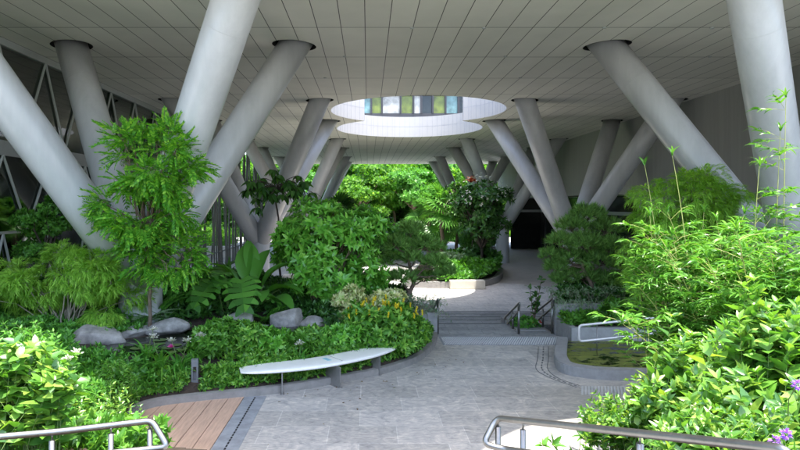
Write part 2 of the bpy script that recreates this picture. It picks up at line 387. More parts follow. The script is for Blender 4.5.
def T_monstera():
    ps = []; N = 6; half = lambda t: .56 * max(0.02, math.sin(math.pi * (.06 + .94 * t) ** .72)) ** .75
    for sd in (-1, 1):
        for i in range(N):
            t0, t1 = i / N, (i + 1) / N; y0, y1 = t0, t1; sl = -.14 + .34 * (t0 + t1) / 2; h0, h1 = half(t0), half(t1); hm = max(h0, h1)
            q = [(0, y0, 0), (0, y1, 0), (sd * h1 * .70, y1 + sl * .70, .05), (sd * h0 * .70, y0 + sl * .70, .05)]
            a, b = t0 + .010, t1 - .016
            q2 = [(sd * h0 * .70, a + sl * .70, .05), (sd * h1 * .70, b + sl * .70, .05), (sd * hm * .92, b + sl - .005, .0), (sd * hm, (a + b) / 2 + sl, -.03), (sd * hm * .9, a + sl + .015, .0)]
            f1, f2 = ([[0, 3, 2, 1]], [[0, 4, 3, 2, 1]]) if sd > 0 else ([[0, 1, 2, 3]], [[0, 1, 2, 3, 4]])
            ps += [(np.array(q), f1), (np.array(q2), f2)]
    v, f = combine(ps); v[:, 2] -= .25 * np.maximum(0, v[:, 1]) ** 2; v[:, 0] *= .95
    return v, f
def T_paddle(w=.34):                                                 # big banana-like leaf
    v = []; f = []; n = 8
    for i in range(n + 1):
        t = i / n; ww = w * .5 * (math.sin(math.pi * min(1, .08 + t * .92)) ** .7) + .002; z = .35 * t - .6 * t * t
        v += [(-ww, t, z + ww * .45 + .01 * (i % 2)), (0, t, z), (ww, t, z + ww * .45 + .01 * (i % 2))]
    for i in range(n): a = 3 * i; f += [[a, a + 1, a + 4, a + 3], [a + 1, a + 2, a + 5, a + 4]]
    return np.array(v, float), f

class Leaves:
    def __init__(s): s.V = []; s.L = []; s.N = []; s.n = 0
    def add(s, tpl, pos, d, sc, rng, axis='y', up=(0, 0, 1), roll=.35, jit=.0):
        pos = np.atleast_2d(np.asarray(pos, float)); N = len(pos)
        if N == 0: return s
        d = np.broadcast_to(np.asarray(d, float), (N, 3)).copy()
        if jit: d = d / (np.linalg.norm(d, axis=1, keepdims=True) + 1e-9) + rng.normal(0, jit, (N, 3))
        d /= np.linalg.norm(d, axis=1, keepdims=True) + 1e-9
        u = np.broadcast_to(np.asarray(up, float), (N, 3)) + rng.normal(0, .08, (N, 3))
        x = np.cross(d, u); x /= np.linalg.norm(x, axis=1, keepdims=True) + 1e-9; z = np.cross(x, d)
        a = rng.uniform(0, 6.283, N) if axis == 'z' else rng.normal(0, roll, N)
        ca, sa = np.cos(a)[:, None], np.sin(a)[:, None]
        x2 = x * ca + z * sa; z2 = -x * sa + z * ca
        Mx = np.stack([x2, d, z2], 2) if axis == 'y' else np.stack([x2, -z2, d], 2)
        Mx = Mx * np.broadcast_to(np.asarray(sc, float), (N,))[:, None, None]
        tv, tf = tpl; V = np.einsum('nij,vj->nvi', Mx, tv) + pos[:, None, :]
        off = s.n + np.arange(N) * len(tv)
        lens = np.array([len(q) for q in tf]); flat = np.concatenate([np.array(q) for q in tf])
        s.V.append(V.reshape(-1, 3)); s.L.append((flat[None, :] + off[:, None]).reshape(-1)); s.N.append(np.tile(lens, N)); s.n += N * len(tv)
        return s
    def build(s, name, m, parent=None, smooth=False):
        V = np.concatenate(s.V).astype(np.float32); Lp = np.concatenate(s.L).astype(np.int32); N = np.concatenate(s.N).astype(np.int32)
        me = bpy.data.meshes.new(name); me.vertices.add(len(V)); me.vertices.foreach_set('co', V.ravel())
        me.loops.add(len(Lp)); me.loops.foreach_set('vertex_index', Lp)
        me.polygons.add(len(N)); st = np.concatenate([[0], np.cumsum(N)[:-1]]).astype(np.int32)
        me.polygons.foreach_set('loop_start', st); me.update(calc_edges=True)
        return link(name, me, m, parent, smooth)
def nrm(a): return a / (np.linalg.norm(a, axis=-1, keepdims=True) + 1e-9)
def rdir(rng, n): return nrm(rng.normal(size=(n, 3)))
def curve(a, b, sag, rng, n=6, wob=.04):                              # bent limb from a to b
    a, b = np.asarray(a, float), np.asarray(b, float); t = np.linspace(0, 1, n)[:, None]; Ln = np.linalg.norm(b - a)
    p = a + (b - a) * t; p[:, 2] += sag * Ln * np.sin(math.pi * t[:, 0]); p[1:-1] += rng.normal(0, wob * Ln * .5, (n - 2, 3)); return p
def clumps(rng, C, Rr, k, r, shell=.55):                              # clump centres and radii in an ellipsoid
    d = rdir(rng, k); u = shell + (1 - shell) * rng.random(k)
    return np.asarray(C) + d * u[:, None] * np.asarray(Rr), r * (.75 + .5 * rng.random(k))
def clump_points(rng, cs, rs, n, C, flat=.75, outw=.5, upw=.3):
    ps = []; ds = []
    for c, r in zip(cs, rs):
        d = rdir(rng, n); u = (.35 + .65 * rng.random(n) ** .5)[:, None]
        p = c + d * u * r * np.array((1, 1, flat)); ps.append(p); ds.append(d * .6 + nrm(p - np.asarray(C)) * outw + np.array((0, 0, upw)))
    return np.concatenate(ps), np.concatenate(ds)

def blob_plant(name, label, cat, loc, crowns, tpl, m, leaf, stem_m, seed, per=60, k=12, r=.4, axis='z', flat=.75, outw=.5, upw=.3, stem_r=.03, trunk=None, group=None, jit=.15, zmin=None, sink=.05, stem_name='stem', fol='foliage', twigs=4, minz=.03):
    """a plant grown from a base: stems reach every clump of its crown; leaves sit on the clumps"""
    rng = np.random.default_rng(seed); root = empty(name, loc, 0, label, cat, group); lv = Leaves(); mb = MB()
    fork = np.array(trunk if trunk else (0, 0, .12)); tops = []
    if trunk: mb.tube(curve((0, 0, -sink), fork, 0, rng, 6, .04), np.linspace(stem_r * 1.5, stem_r, 6), 8)
    for (C, Rr, kk) in crowns:
        cs, rs = clumps(rng, C, Rr, kk, r)
        keep = cs[:, 2] > minz; cs, rs = cs[keep], rs[keep]
        p, d = clump_points(rng, cs, rs, per, C, flat, outw, upw)
        kp = p[:, 2] > minz; p, d = p[kp], d[kp]
        tp = tpl if isinstance(tpl, list) else [tpl]; ii = rng.integers(0, len(tp), len(p))
        for q in range(len(tp)):
            s = ii == q; lv.add(tp[q], p[s], d[s], leaf * (.7 + .6 * rng.random(s.sum())), rng, axis, jit=jit)
        for c, rr in zip(cs, rs):
            a = fork if trunk else np.array((rng.normal() * .06, rng.normal() * .06, -sink))
            mb.tube(curve(a, c, .08, rng, 6, .05), np.linspace(stem_r * .8, stem_r * .28, 6), 5, caps=False)
            for _ in range(twigs):
                e = c + rdir(rng, 1)[0] * rr * .8
                if e[2] > 0: mb.tube(curve(c, e, .05, rng, 4), np.linspace(stem_r * .3, stem_r * .12, 4), 3, caps=False)
    mb.build(stem_name, stem_m, root, True); lv.build(fol, m, root)
    return root
def shoot_plant(name, label, cat, loc, target, n, leaf_t, leaf, m, stem_m, seed, start=.35, per=12, stem_r=.006, base_spread=.25, bend=.25, group=None, opp=True, tip=None, el=35, twist=.5):
    """upright shoots from the base to points of the target region, leaves in pairs along each shoot.
    target = list of (centre, radii, weight) in local coordinates"""
    rng = np.random.default_rng(seed); root = empty(name, loc, 0, label, cat, group); lv = Leaves(); mb = MB()
    wts = np.array([t[2] for t in target], float); wts /= wts.sum()
    for i in range(n):
        C, Rr, _ = target[rng.choice(len(target), p=wts)]
        e = np.asarray(C) + rdir(rng, 1)[0] * np.asarray(Rr) * (rng.random() ** .4)
        b = np.array((e[0] * .45 + rng.normal() * base_spread, e[1] * .45 + rng.normal() * base_spread, -.05))
        if e[2] < .1: e[2] = .1 + rng.random() * .1
        c = b + (e - b) * np.array((bend, bend, .65)); t = np.linspace(0, 1, 8)[:, None]
        pts = b * (1 - t) ** 2 + c * 2 * t * (1 - t) + e * t * t
        mb.tube(pts, np.linspace(stem_r, stem_r * .3, 8), 4, caps=False)
        ts = start + (1 - start) * (np.arange(per) + rng.random(per) * .4) / per
        pp = b * (1 - ts[:, None]) ** 2 + c * 2 * (ts * (1 - ts))[:, None] + e * (ts ** 2)[:, None]
        tg = nrm(2 * (1 - ts)[:, None] * (c - b) + 2 * ts[:, None] * (e - c))
        a = np.arange(per) * 1.57 * (1 if opp else 1.53) + rng.random() * 6 + rng.normal(0, twist * .3, per)
        x = nrm(np.cross(tg, np.array((.3, .9, .1)))); y = np.cross(tg, x)
        for sg in ((1, -1) if opp else (1,)):
            o = (x * np.cos(a)[:, None] + y * np.sin(a)[:, None]) * sg
            d = o * math.cos(R(el)) + tg * math.sin(R(el))
            sc = leaf * (.65 + .5 * rng.random(per)) * (1.05 - .45 * np.maximum(0, (ts - .75) / .25))
            lv.add(leaf_t, pp, d, sc, rng, 'y', jit=.18)
        if tip is not None: lv.add(tip, e[None], tg[-1:], leaf * .7, rng, 'z')
    mb.build('stem', stem_m, root, True); lv.build('foliage', m, root)
    return root
RNG = np.random.default_rng(7)
LEAF = T_leaf(); BROAD = T_leaf(.55, .08, .15); NARROW = T_leaf(.26, .08, .2)
ROS = [T_rosette(np.random.default_rng(i), LEAF, 8) for i in range(3)]
ROSB = [T_rosette(np.random.default_rng(i + 9), T_leaf(.36, .07, .22), 9, (8, 60)) for i in range(3)]
ROSD = [T_rosette(np.random.default_rng(i + 20), T_dia(.5), 6, (0, 70)) for i in range(3)]

# ------------------------------------------------------------------ terrain levels
LOW = -0.8                                     # the floor beyond the stairs
KERB = spline([(-3.72, 7.8, 0), (-3.74, 8.9, 0), (-3.80, 9.75, 0), (-3.55, 10.15, 0), (-2.9, 10.44, 0), (-1.85, 10.8, 0), (-.73, 11.42, 0), (.35, 12.2, 0), (1.05, 13.1, 0), (1.5, 14.3, 0), (1.72, 15.45, 0)], 6)
KX = np.array([p.x for p in KERB]); KY = np.array([p.y for p in KERB])
POND = [F(100, 352, .62), F(150, 353, .62), F(190, 352, .62), F(215, 345, .62), F(262, 336, .62), F(325, 334, .62), F(322, 326, .62), F(270, 322, .62), F(215, 322, .62), F(185, 331, .62), F(150, 336, .62), F(112, 342, .62)]
POND = [p for p in rounded(POND, .35, 4, True)]
def inpoly(x, y, pts):
    x = np.asarray(x); y = np.asarray(y); r = np.zeros(x.shape, bool); k = len(pts)
    for i in range(k):
        a, b = pts[i], pts[(i + 1) % k]
        c = ((a[1] > y) != (b[1] > y)) & (x < (b[0] - a[0]) * (y - a[1]) / (b[1] - a[1] + 1e-12) + a[0]); r ^= c
    return r
def dist_poly(x, y, xs, ys, closed=False):
    d = np.full(np.shape(x), 1e9); n = len(xs)
    for i in range(n if closed else n - 1):
        ax, ay, bx_, by = xs[i], ys[i], xs[(i + 1) % n], ys[(i + 1) % n]; vx, vy = bx_ - ax, by - ay
        t = np.clip(((x - ax) * vx + (y - ay) * vy) / (vx * vx + vy * vy + 1e-12), 0, 1); d = np.minimum(d, np.hypot(x - ax - t * vx, y - ay - t * vy))
    return d
BEDL = [(p.x, p.y) for p in KERB] + [(1.4, 15.5), (1.4, 19.8), (-9.6, 19.8), (-9.6, 7.9)]
PX = np.array([p.x for p in POND]); PY = np.array([p.y for p in POND])
def h_left(x, y):
    x = np.asarray(x, float); y = np.asarray(y, float)
    ins = inpoly(x, y, BEDL); d = dist_poly(x, y, KX, KY)
    h = .14 + .55 * (1 - np.exp(-d / .9)) + np.clip((y - 13) * .12, 0, .45) * np.clip((-x - 1.5) / 2.5, 0, 1) + .12 * (vnoise(x * .8, y * .8, 3) - .5)
    near = np.clip((9.6 - y) * .24, 0, .5) * np.clip((-3.4 - x) / .5, 0, 1); h = h + near
    pd = dist_poly(x, y, PX, PY, True); pin = inpoly(x, y, POND)
    h = np.where(pin, .62 - np.clip(pd * 1.5, .02, .3), np.where(pd < .35, h * (pd / .35) + (.66) * (1 - pd / .35), h))
    return np.where(ins, h - .04, -.25)
BANK_R = [(1.45, -1), (1.45, 6.0), (2.6, 6.3), (4.0, 7.9), (4.9, 9.8), (5.3, 11.35), (12.5, 11.35), (12.5, -1)]
BRX = np.array([p[0] for p in BANK_R[:6]]); BRY = np.array([p[1] for p in BANK_R[:6]])
def h_right(x, y):
    x = np.asarray(x, float); y = np.asarray(y, float); d = dist_poly(x, y, BRX, BRY)
    h = .1 + .3 * (1 - np.exp(-d / .5)) + np.clip((7.8 - y) * .34, 0, 1.35) + .1 * (vnoise(x, y, 5) - .5)
    return np.where(inpoly(x, y, BANK_R) & (d > .05), h, -.25)
BANK_L = [(-1.5, -1), (-1.5, 5.9), (-2.5, 6.2), (-3.5, 7.4), (-3.8, 7.85), (-9.6, 7.85), (-9.6, -1)]
def h_lbank(x, y):
    x = np.asarray(x, float); y = np.asarray(y, float)
    h = .15 + np.clip((8.2 - y) * .36, 0, 1.5) + .1 * (vnoise(x, y, 8) - .5)
    h = np.maximum(h, .97 * np.clip((-3.75 - x) / .9, 0, 1) + .06 * vnoise(x * 2, y * 2, 8))
    return np.where(inpoly(x, y, BANK_L), h, -.25)
BED_R = [(4.95, 14.62), (4.95, 19.0), (13.3, 19.0), (13.3, 14.62)]
def h_rbed(x, y): return np.where((np.asarray(y) > 16.0) & (np.asarray(x) < 5.0 + (np.asarray(y) - 15.9) * .37), -.25, np.where(np.asarray(y) > 15.9, .72, .36)) + .06 * vnoise(np.asarray(x) * 1.3, np.asarray(y) * 1.3, 4)
def terrain(name, fn, x0, x1, y0, y1, st, m):
    nx, ny = int((x1 - x0) / st) + 1, int((y1 - y0) / st) + 1
    X, Y = np.meshgrid(np.linspace(x0, x1, nx), np.linspace(y0, y1, ny)); Z = fn(X, Y)
    V = np.stack([X, Y, Z], 2).reshape(-1, 3); f = []
    zz = Z
    for j in range(ny - 1):
        for i in range(nx - 1):
            if max(zz[j, i], zz[j, i + 1], zz[j + 1, i], zz[j + 1, i + 1]) > -.2: a = j * nx + i; f.append((a, a + 1, a + nx + 1, a + nx))
    me = bpy.data.meshes.new(name); me.from_pydata(V.tolist(), [], f); me.update()
    return tag(link(name, me, m, None, True), kind='structure')

# ------------------------------------------------------------------ setting: ground, floors, stairs
def struct(name, mb, m, **k): return tag(mb.build(name, m, **k), kind='structure')
struct('ground', MB().poly([(-600, -500, -.95), (600, -500, -.95), (600, 900, -.95), (-600, 900, -.95)]), M['grass_ground'])
struct('bounce_paving', MB().poly([(-60, -70, 1.78), (60, -70, 1.78), (60, -3.4, 1.78), (-60, -3.4, 1.78)]).poly([(12.5, -3.4, .3), (60, -3.4, .3), (60, 60, .3), (24, 60, .3), (24, 8, .3), (12.5, 8, .3)]).poly([(-60, -3.4, .3), (-9.6, -3.4, .3), (-9.6, 8, .3), (-18.2, 8, .3), (-18.2, 30, .3), (-60, 30, .3)]), M['bounce_paving'])  # unseen paving behind and beside camera, added to bounce sunlight onto the soffit
struct('plaza_floor', MB().prism([(-3.75, 5.6), (-1.49, 5.6), (-1.49, 7.6), (1.46, 7.6), (1.46, 5.5), (12.6, 5.5), (12.6, 14.55), (5.0, 14.55), (5.0, 15.55), (1.3, 15.55), (-3.75, 10.5)], -.9, 0), M['slate'])
struct('lower_floor', MB().poly([(-9.6, 16.2, LOW), (17.5, 16.2, LOW), (17.5, 63, LOW), (-9.6, 63, LOW)]), M['slate_low'])
struct('far_terrace', MB().poly([(-40, 63, LOW - .02), (45, 63, LOW - .02), (45, 80, LOW - .02), (-40, 80, LOW - .02)]), M['bounce_paving'])
struct('side_walk', MB().poly([(-14, 31, LOW), (-10.2, 31, LOW), (-10.2, 66, LOW), (-14, 66, LOW)]), M['pave_warm'])
struct('side_path', MB().poly([(5.6, 33.5, LOW + .004), (16.4, 26, LOW + .004), (16.4, 62.5, LOW + .004), (8.0, 62.5, LOW + .004), (6.8, 44, LOW + .004)]), M['pave_warm'])
terrain('left_garden_soil', h_left, -9.6, 1.45, 7.8, 19.8, .13, M['soil'])
terrain('right_bank_soil', h_right, 1.4, 12.5, -1, 11.4, .15, M['soil'])
terrain('left_bank_soil', h_lbank, -9.6, -1.45, -1, 7.9, .12, M['soil'])
terrain('right_garden_soil', h_rbed, 4.97, 13.3, 14.64, 19, .2, M['soil'])
st = MB()
for i in range(12):
    y1 = 7.62 - i * .36; st.bx(-1.48, 1.44, y1 - .36, y1, -.2, .15 * (i + 1))
st.bx(-1.48, 1.44, -3.5, 7.62 - 12 * .36, -.2, 1.8)
struct('near_stairs', st, M['granite'])
TREAD = 1.38
st = MB(); lo = MB()
for i in range(5):
    x0, x1 = (1.78, 4.9) if i < 2 else (-1.5, 8.5)
    st.bx(x0, x1, 15.55 + TREAD * i + (.34 if i else 0), 15.55 + TREAD * (i + 1) + .34, -1.0, -.16 * i if i else -.002)
    lo.bx(x0, x1, 15.55 + TREAD * (i + 1) + .34 - .10, 15.55 + TREAD * (i + 1) + .342, -.16 * i - .01, -.16 * i + .004)
struct('stairs', st, M['step_slate'])
struct('stair_nosings', lo, M['nosing'])
# stone strip with a slot drain, boards of the deck
struct('stone_strip', MB().bx(-2.18, -1.80, 5.8, 10.66, -.1, .005), M['stone_strip'])
sl = MB()
for i in range(30): sl.bx(-2.005, -1.98, 7.62 + i * .1, 7.69 + i * .1, -.02, .0085)
struct('slot_drain', sl, M['dark_gap'])
struct('deck_base', MB().bx(-3.72, -2.19, 5.8, 10.62, -.1, .004), M['dark_gap'])
dk = MB()
for i in range(6):
    x = -2.19 - .262 * i; dk.bx(x - .254, x, 5.8, 10.6, .004, .016)
struct('deck', dk, M['deck'], bevel=.004)
pr = MB()                                       # warning studs before the stairs, grating by the basin
for j in range(11):
    for i in range(52): pr.box((1.88 + i * .058 + (j % 2) * .029, 14.62 + j * .075, .008), (.03, .03, .014), .78)
struct('tactile_studs', pr, M['stud'])
struct('tactile_strip', MB().bx(1.82, 4.93, 14.56, 15.5, -.05, .004), M['stone_strip'])
gr = MB(); c0 = F(573, 386)
for j in range(9):
    for i in range(14): gr.box((c0.x + i * .06 + j * .02, c0.y - .5 + j * .055, .006), (.035, .03, .008), .6)
struct('floor_grating', gr, M['stud'])
g2 = MB()                                       # the curved slot line round the basin
for off in (0, .12, .24):
    pts = spline([(4.33 - off, 14.4, 0), (4.0 - off, 13.3, 0), (3.72 - off, 12.4, 0), (3.74 - off * .6, 11.75, 0), (3.98 - off * .4, 11.3 - off * .5, 0)], 9)
    for i in range(0, len(pts) - 1, 2 if off == .12 else 1):
        a, b = pts[i], pts[i + 1]; mid = (a + b) / 2; d = b - a; g2.box((mid.x, mid.y, .003), (d.length * .96, .012 if off != .12 else .03, .008), math.atan2(d.y, d.x))
struct('curved_slot_drain', g2, M['nosing'])
struct('pond_water', MB().poly([(p.x, p.y, .62) for p in POND]), M['water'])
# kerb of the left bed
def sweep_wall(mb, pts, w, z0, z1):
    k = len(pts); Ls = []; Rs = []
    for i, p in enumerate(pts):
        t = (pts[min(i + 1, k - 1)] - pts[max(i - 1, 0)]); t.z = 0; t.normalize(); nn = Vector((-t.y, t.x, 0))
        Ls.append(p + nn * w / 2); Rs.append(p - nn * w / 2)
    n = len(mb.v)
    for a, b in zip(Ls, Rs): mb.v += [(a.x, a.y, z0), (b.x, b.y, z0), (b.x, b.y, z1), (a.x, a.y, z1)]
    for i in range(k - 1):
        for q in range(4): r = (q + 1) % 4; mb.f.append([n + 4 * i + q, n + 4 * i + 4 + q, n + 4 * i + 4 + r, n + 4 * i + r])
    mb.f += [[n, n + 1, n + 2, n + 3], [n + 4 * k - 1, n + 4 * k - 2, n + 4 * k - 3, n + 4 * k - 4]]
    return mb
tag(sweep_wall(MB(), KERB, .15, -.05, .13).build('garden_kerb', M['kerb'], bevel=.012), 'low curved grey stone kerb edging the left garden bed behind the bench', 'kerb')
tag(MB().bx(1.36, 1.79, 15.47, 16.9, -.9, .62).build('planter_wall', M['granite'], bevel=.01), 'short grey granite wall at the left side of the stairs', 'wall')
tag(MB().bx(-9.6, 1.35, 19.82, 20.0, -.9, .6).build('retaining_wall', M['granite'], bevel=.01), 'grey retaining wall at the back of the left garden bed', 'wall')
tag(MB().bx(4.94, 12.6, 14.56, 14.72, -.1, .42).build('planter_wall', M['granite'], bevel=.01), 'long low grey granite planter wall behind the green algae basin', 'wall')
tag(MB().bx(4.94, 5.1, 14.725, 15.775, -.9, .42).build('planter_wall', M['granite'], bevel=.01), 'short grey end wall of the low right planter, facing the stairs top', 'wall')
tag(MB().bx(4.93, 12.6, 15.78, 15.95, -.9, .80).build('planter_wall', M['granite'], bevel=.01), 'upper grey planter wall under the silvery trailing plant right of the stairs', 'wall')
tag(sweep_wall(MB(), [Vector((5.02, 15.97, 0)), Vector((5.5, 17.4, 0)), Vector((6.15, 19.0, 0))], .14, -.9, .79).build('planter_wall', M['granite'], bevel=.01), 'grey planter side wall along the right of the stairs below the pine', 'wall')
tag(MB().bx(4.02, 4.82, 16.2, 18.2, -.9, .02).build('stair_planter', M['granite'], bevel=.01), 'narrow grey planter box between the two stair handrails', 'planter')

# ------------------------------------------------------------------ the building overhead
ZC = 7.84; ZT = 9.15
def ell(cx, cy, a, b, rot=0, n=40):
    return [(cx + a * math.cos(t) * math.cos(rot) - b * math.sin(t) * math.sin(rot), cy + a * math.cos(t) * math.sin(rot) + b * math.sin(t) * math.cos(rot)) for t in [2 * math.pi * i / n for i in range(n)]]
def fig8():
    A = (2.35, 28.4, 4.1); B = (2.4, 35.0, 4.2); o = []
    pa = [p for p in ell(A[0], A[1], A[2], A[2], 0, 160) if math.hypot(p[0] - B[0], p[1] - B[1]) > B[2]]
    pb = [p for p in ell(B[0], B[1], B[2], B[2], 0, 160) if math.hypot(p[0] - A[0], p[1] - A[1]) > A[2]]
    ang = lambda p, c: math.atan2(p[1] - c[1], p[0] - c[0])
    pa.sort(key=lambda p: (ang(p, A) - math.pi / 2) % (2 * math.pi)); pb.sort(key=lambda p: (ang(p, B) + math.pi / 2) % (2 * math.pi))
    return pa + pb
HOLE = fig8()
front = spline([(24, 8.6, 0), (12, 8.4, 0), (6.5, 8.35, 0), (4.8, 8.15, 0), (3.5, 7.75, 0), (2.75, 7.15, 0), (2.2, 6.5, 0), (1.0, 6.2, 0), (-1.0, 6.3, 0), (-2.6, 6.8, 0), (-3.6, 7.9, 0), (-6, 8.3, 0), (-18, 8.4, 0)], 6)
OUT = [(p.x, p.y) for p in front] + [(-18, 31), (-10.3, 31), (-10.3, 65), (24, 65)]
COLS = []   # (node, [tops])
for side, xi, xo, xn in ((-1, -2.05, -8.25, -5.15), (1, 6.65, 12.85, 9.75)):
    for i, y in enumerate((13.6, 28.5, 43.5, 58.5)):
        COLS.append((side, i, Vector((xn, y, 1.6)), [Vector((xi, y - 3.05, ZC)), Vector((xi, y + 3.1, ZC)), Vector((xo, y + 3.1, ZC)), Vector((xo, y - 3.05, ZC))]))
bld = empty('office_building', (0, 36, ZC), 0, 'office building on slanting columns with a grey panelled soffit and round double opening', 'building')
bld_m = bld.matrix_basis.copy()
def bpart(o): o.parent = bld; o.location = (0, -36, -ZC); return o
def plate(loops, z):
    bm = bmesh.new(); es = []
    for lp in loops:
        vs = [bm.verts.new((p[0], p[1], z)) for p in lp]
        for i in range(len(vs)): es.append(bm.edges.new((vs[i], vs[(i + 1) % len(vs)])))
    bmesh.ops.triangle_fill(bm, use_beauty=True, edges=es); return bm
cuts = []
for side, i, nd, tops in COLS:
    for t in tops:
        rot = math.atan2(t.y - nd.y, t.x - nd.x); e = ell(t.x, t.y, .66, .53, rot, 28); cuts.append(e)
        bpart(MB().prism(ell(t.x, t.y, .66, .53, rot, 28), ZC, ZC + .45, True, False).build('column_recess', M['dark_gap']))
bm = plate([OUT, HOLE] + cuts, ZC); me = bpy.data.meshes.new('soffit')
for f in bm.faces:
    if f.normal.z > 0: f.normal_flip()
bm.to_mesh(me); bm.free(); bpart(link('soffit', me, M['soffit']))
bm = plate([OUT, HOLE], ZT); me = bpy.data.meshes.new('roof_slab'); bm.to_mesh(me); bm.free(); bpart(link('roof_slab', me, M['slab']))
bpart(MB().prism(OUT, ZC, ZT, False, False).build('edge_fascia', M['slab']))
# white tiled drum: joints run along the curve, so it is laid out as strips
dr = MB(); dj = MB(); k = len(HOLE); acc = 0
for i in range(k):
    a, b = HOLE[i], HOLE[(i + 1) % k]; dr.poly([(a[0], a[1], ZC), (b[0], b[1], ZC), (b[0], b[1], ZT), (a[0], a[1], ZT)])
    s = math.hypot(b[0] - a[0], b[1] - a[1]); acc += s
    nx, ny = (b[1] - a[1]) / s, -(b[0] - a[0]) / s; ang = math.atan2(b[1] - a[1], b[0] - a[0])
    if acc >= .3: acc -= .3; dj.box((b[0], b[1], (ZC + ZT) / 2), (.014, .012, ZT - ZC - .01), ang)
    dj.box(((a[0] + b[0]) / 2, (a[1] + b[1]) / 2, ZC + .68), (s, .008, .012), ang)
M['drum'] = mat('white_tiles', (.47, .45, .43), .3, .03, 2)
fo = bpart(dr.build('opening_fascia', M['drum']))
jo = dj.build('tile_joint', mat('joint_grey', (.36, .36, .39), .7)); jo.parent = fo
# upper storey round the court
up = MB(); up.bx(-18, 24, 42.4, 65, ZT, 15); up.bx(-18, -6.5, 9, 42.4, ZT, 15); up.bx(11.5, 24, 9, 42.4, ZT, 15)
bpart(up.build('upper_storey', M['slab']))
bpart(MB().bx(-6.4, 11.4, 42.2, 42.4, ZT, 9.85).build('window_sill_band', M['black_frame']))
x = -6.3; cyc = ['cyan', 'dark', 'white', 'brown', 'lime', 'cyan', 'lime', 'white', 'lime', 'white', 'dark', 'lime', 'cyan', 'dark', 'white', 'lime']
wid = [1.2, .9, 1.3, 1.0, 1.2, .9, .75, 1.3, .9, .55, .8, .9, .9, 1.2, 1.0, 1.2]
for c, w in zip(cyc, wid):
    fr = MB().bx(x, x + .07, 42.12, 42.4, 9.85, 12.5).bx(x + w - .05, x + w, 42.14, 42.4, 9.85, 12.5).bx(x + .07, x + w - .05, 42.16, 42.4, 11.1, 11.17)
    f = bpart(fr.build('window', M['black_frame'])); pn = MB().bx(x + .07, x + w - .05, 42.3, 42.39, 9.86, 12.5).build('pane', M['pane_' + c]); pn.parent = f
    x += w + .004

for x_, y_ in ((1.1, 15.0), (2.9, 15.0), (4.1, 17.9), (.2, 12.0), (5.3, 20.9), (-.7, 17.9), (8.6, 15.0), (10.2, 17.9), (-4.0, 15.0), (3.4, 12.0), (-1.5, 20.9), (9.5, 20.9), (5.9, 14.97), (-6.3, 20.9)):
    bpart(MB().prism(ell(x_, y_, .05, .05, 0, 10), ZC - .03, ZC - .002).build('sprinkler', M['mullion']))
# ------------------------------------------------------------------ branching columns
clab = {(-1, 0): 'large pale branching column at front left, behind the feathery vine tree', (-1, 1): 'pale branching column at mid left behind the broad leafy shrub, on a round foot',
        (-1, 2): 'third branching column of the left row, beyond the dark hanging tree', (-1, 3): 'farthest slender branching column of the left row, by the garden trees',
        (1, 0): 'large pale branching column at front right, behind the bamboo', (1, 1): 'pale branching column at mid right, rising behind the right pine',
        (1, 2): 'branching column on a round foot beside the dark glazed front, behind the hedge planter', (1, 3): 'farthest branching column of the right row, above the flowering tree'}
for side, i, nd, tops in COLS:
    r0 = .42; foot = LOW if not (i == 0) else .1
    root = empty('branching_column', (nd.x, nd.y, foot), 0, clab[(side, i)], 'column', 'branching columns under the building')
    o = nd - Vector((nd.x, nd.y, foot))
    mb = MB(); zt = nd.z + .25 - foot
    prof = [(.47, -.1), (.47, zt - .5), (.50, zt - .1), (.46, zt + .15), (.25, zt + .35)]
    n = 32; b0 = len(mb.v)
    for r_, z in prof: mb.v += [(r_ * math.cos(2 * math.pi * a / n), r_ * math.sin(2 * math.pi * a / n), z) for a in range(n)]
    for q in range(len(prof) - 1):
        for a in range(n): b = (a + 1) % n; mb.f.append([b0 + q * n + a, b0 + q * n + b, b0 + q * n + n + b, b0 + q * n + n + a])
    mb.f.append([b0 + (len(prof) - 1) * n + a for a in range(n)])
    mb.build('foot', M['column'], root, True)
    for t in tops:
        d = (t - nd).normalized(); e = t + d * .35 - Vector((nd.x, nd.y, foot)); s = o - d * .15
        ln = (e - s).length; br = MB().tube([s, s + d * ln * .33, s + d * ln * .66, e], [r0 * 1.02, r0, r0, r0], 36).build('branch', M['column'], root, True)
        for fr_ in (.42, .78):                                    # the weld rings
          q = s + d * ln * fr_
          MB().tube([q, q + d * .012], r0 + .002, 36, caps=False).build('weld_ring', M['column'], br, True)

# ------------------------------------------------------------------ left glass wall, bar screen, right wall, dark glazing
GX = -9.72
gw = empty('glass_wall', (GX, 19.5, 0), 0, 'tall tinted glass wall with white zigzag mullions along the left side', 'glass wall')
def gpart(mb, n, m): o = mb.build(n, m, gw, loc=(-GX, -19.5, 0)); return o
gpart(MB().bx(GX - .02, GX, 8.6, 30.6, 5.12, ZC - .02), 'upper_glass', M['glass'])
gpart(MB().bx(GX - .02, GX, 8.6, 30.6, -.6, 4.72), 'lower_glass', M['glass'])
gpart(MB().bx(GX - .12, GX + .06, 8.6, 30.6, 4.72, 5.12), 'floor_band', M['band'])
gpart(MB().bx(GX - .1, GX + .06, 8.6, 30.6, ZC - .2, ZC - .01), 'head_rail', M['mullion'])
for z in (2.66,): gpart(MB().bx(GX, GX + .05, 8.6, 30.6, z - .035, z + .035), 'transom', M['mullion'])
for (za, zb, ph) in ((5.12, ZC - .2, 0), (2.7, 4.72, .2), (-.5, 2.62, .2)):
    y = 8.8 + ph; kk = 0
    while y < 29.4:
        a, b = (zb, za) if (kk % 2 == 0) else (za, zb)
        gpart(MB().tube([(GX + .05, y, a), (GX + .05, y + 1.15, b)], .036, 6), 'mullion', M['mullion']); y += 1.15; kk += 1
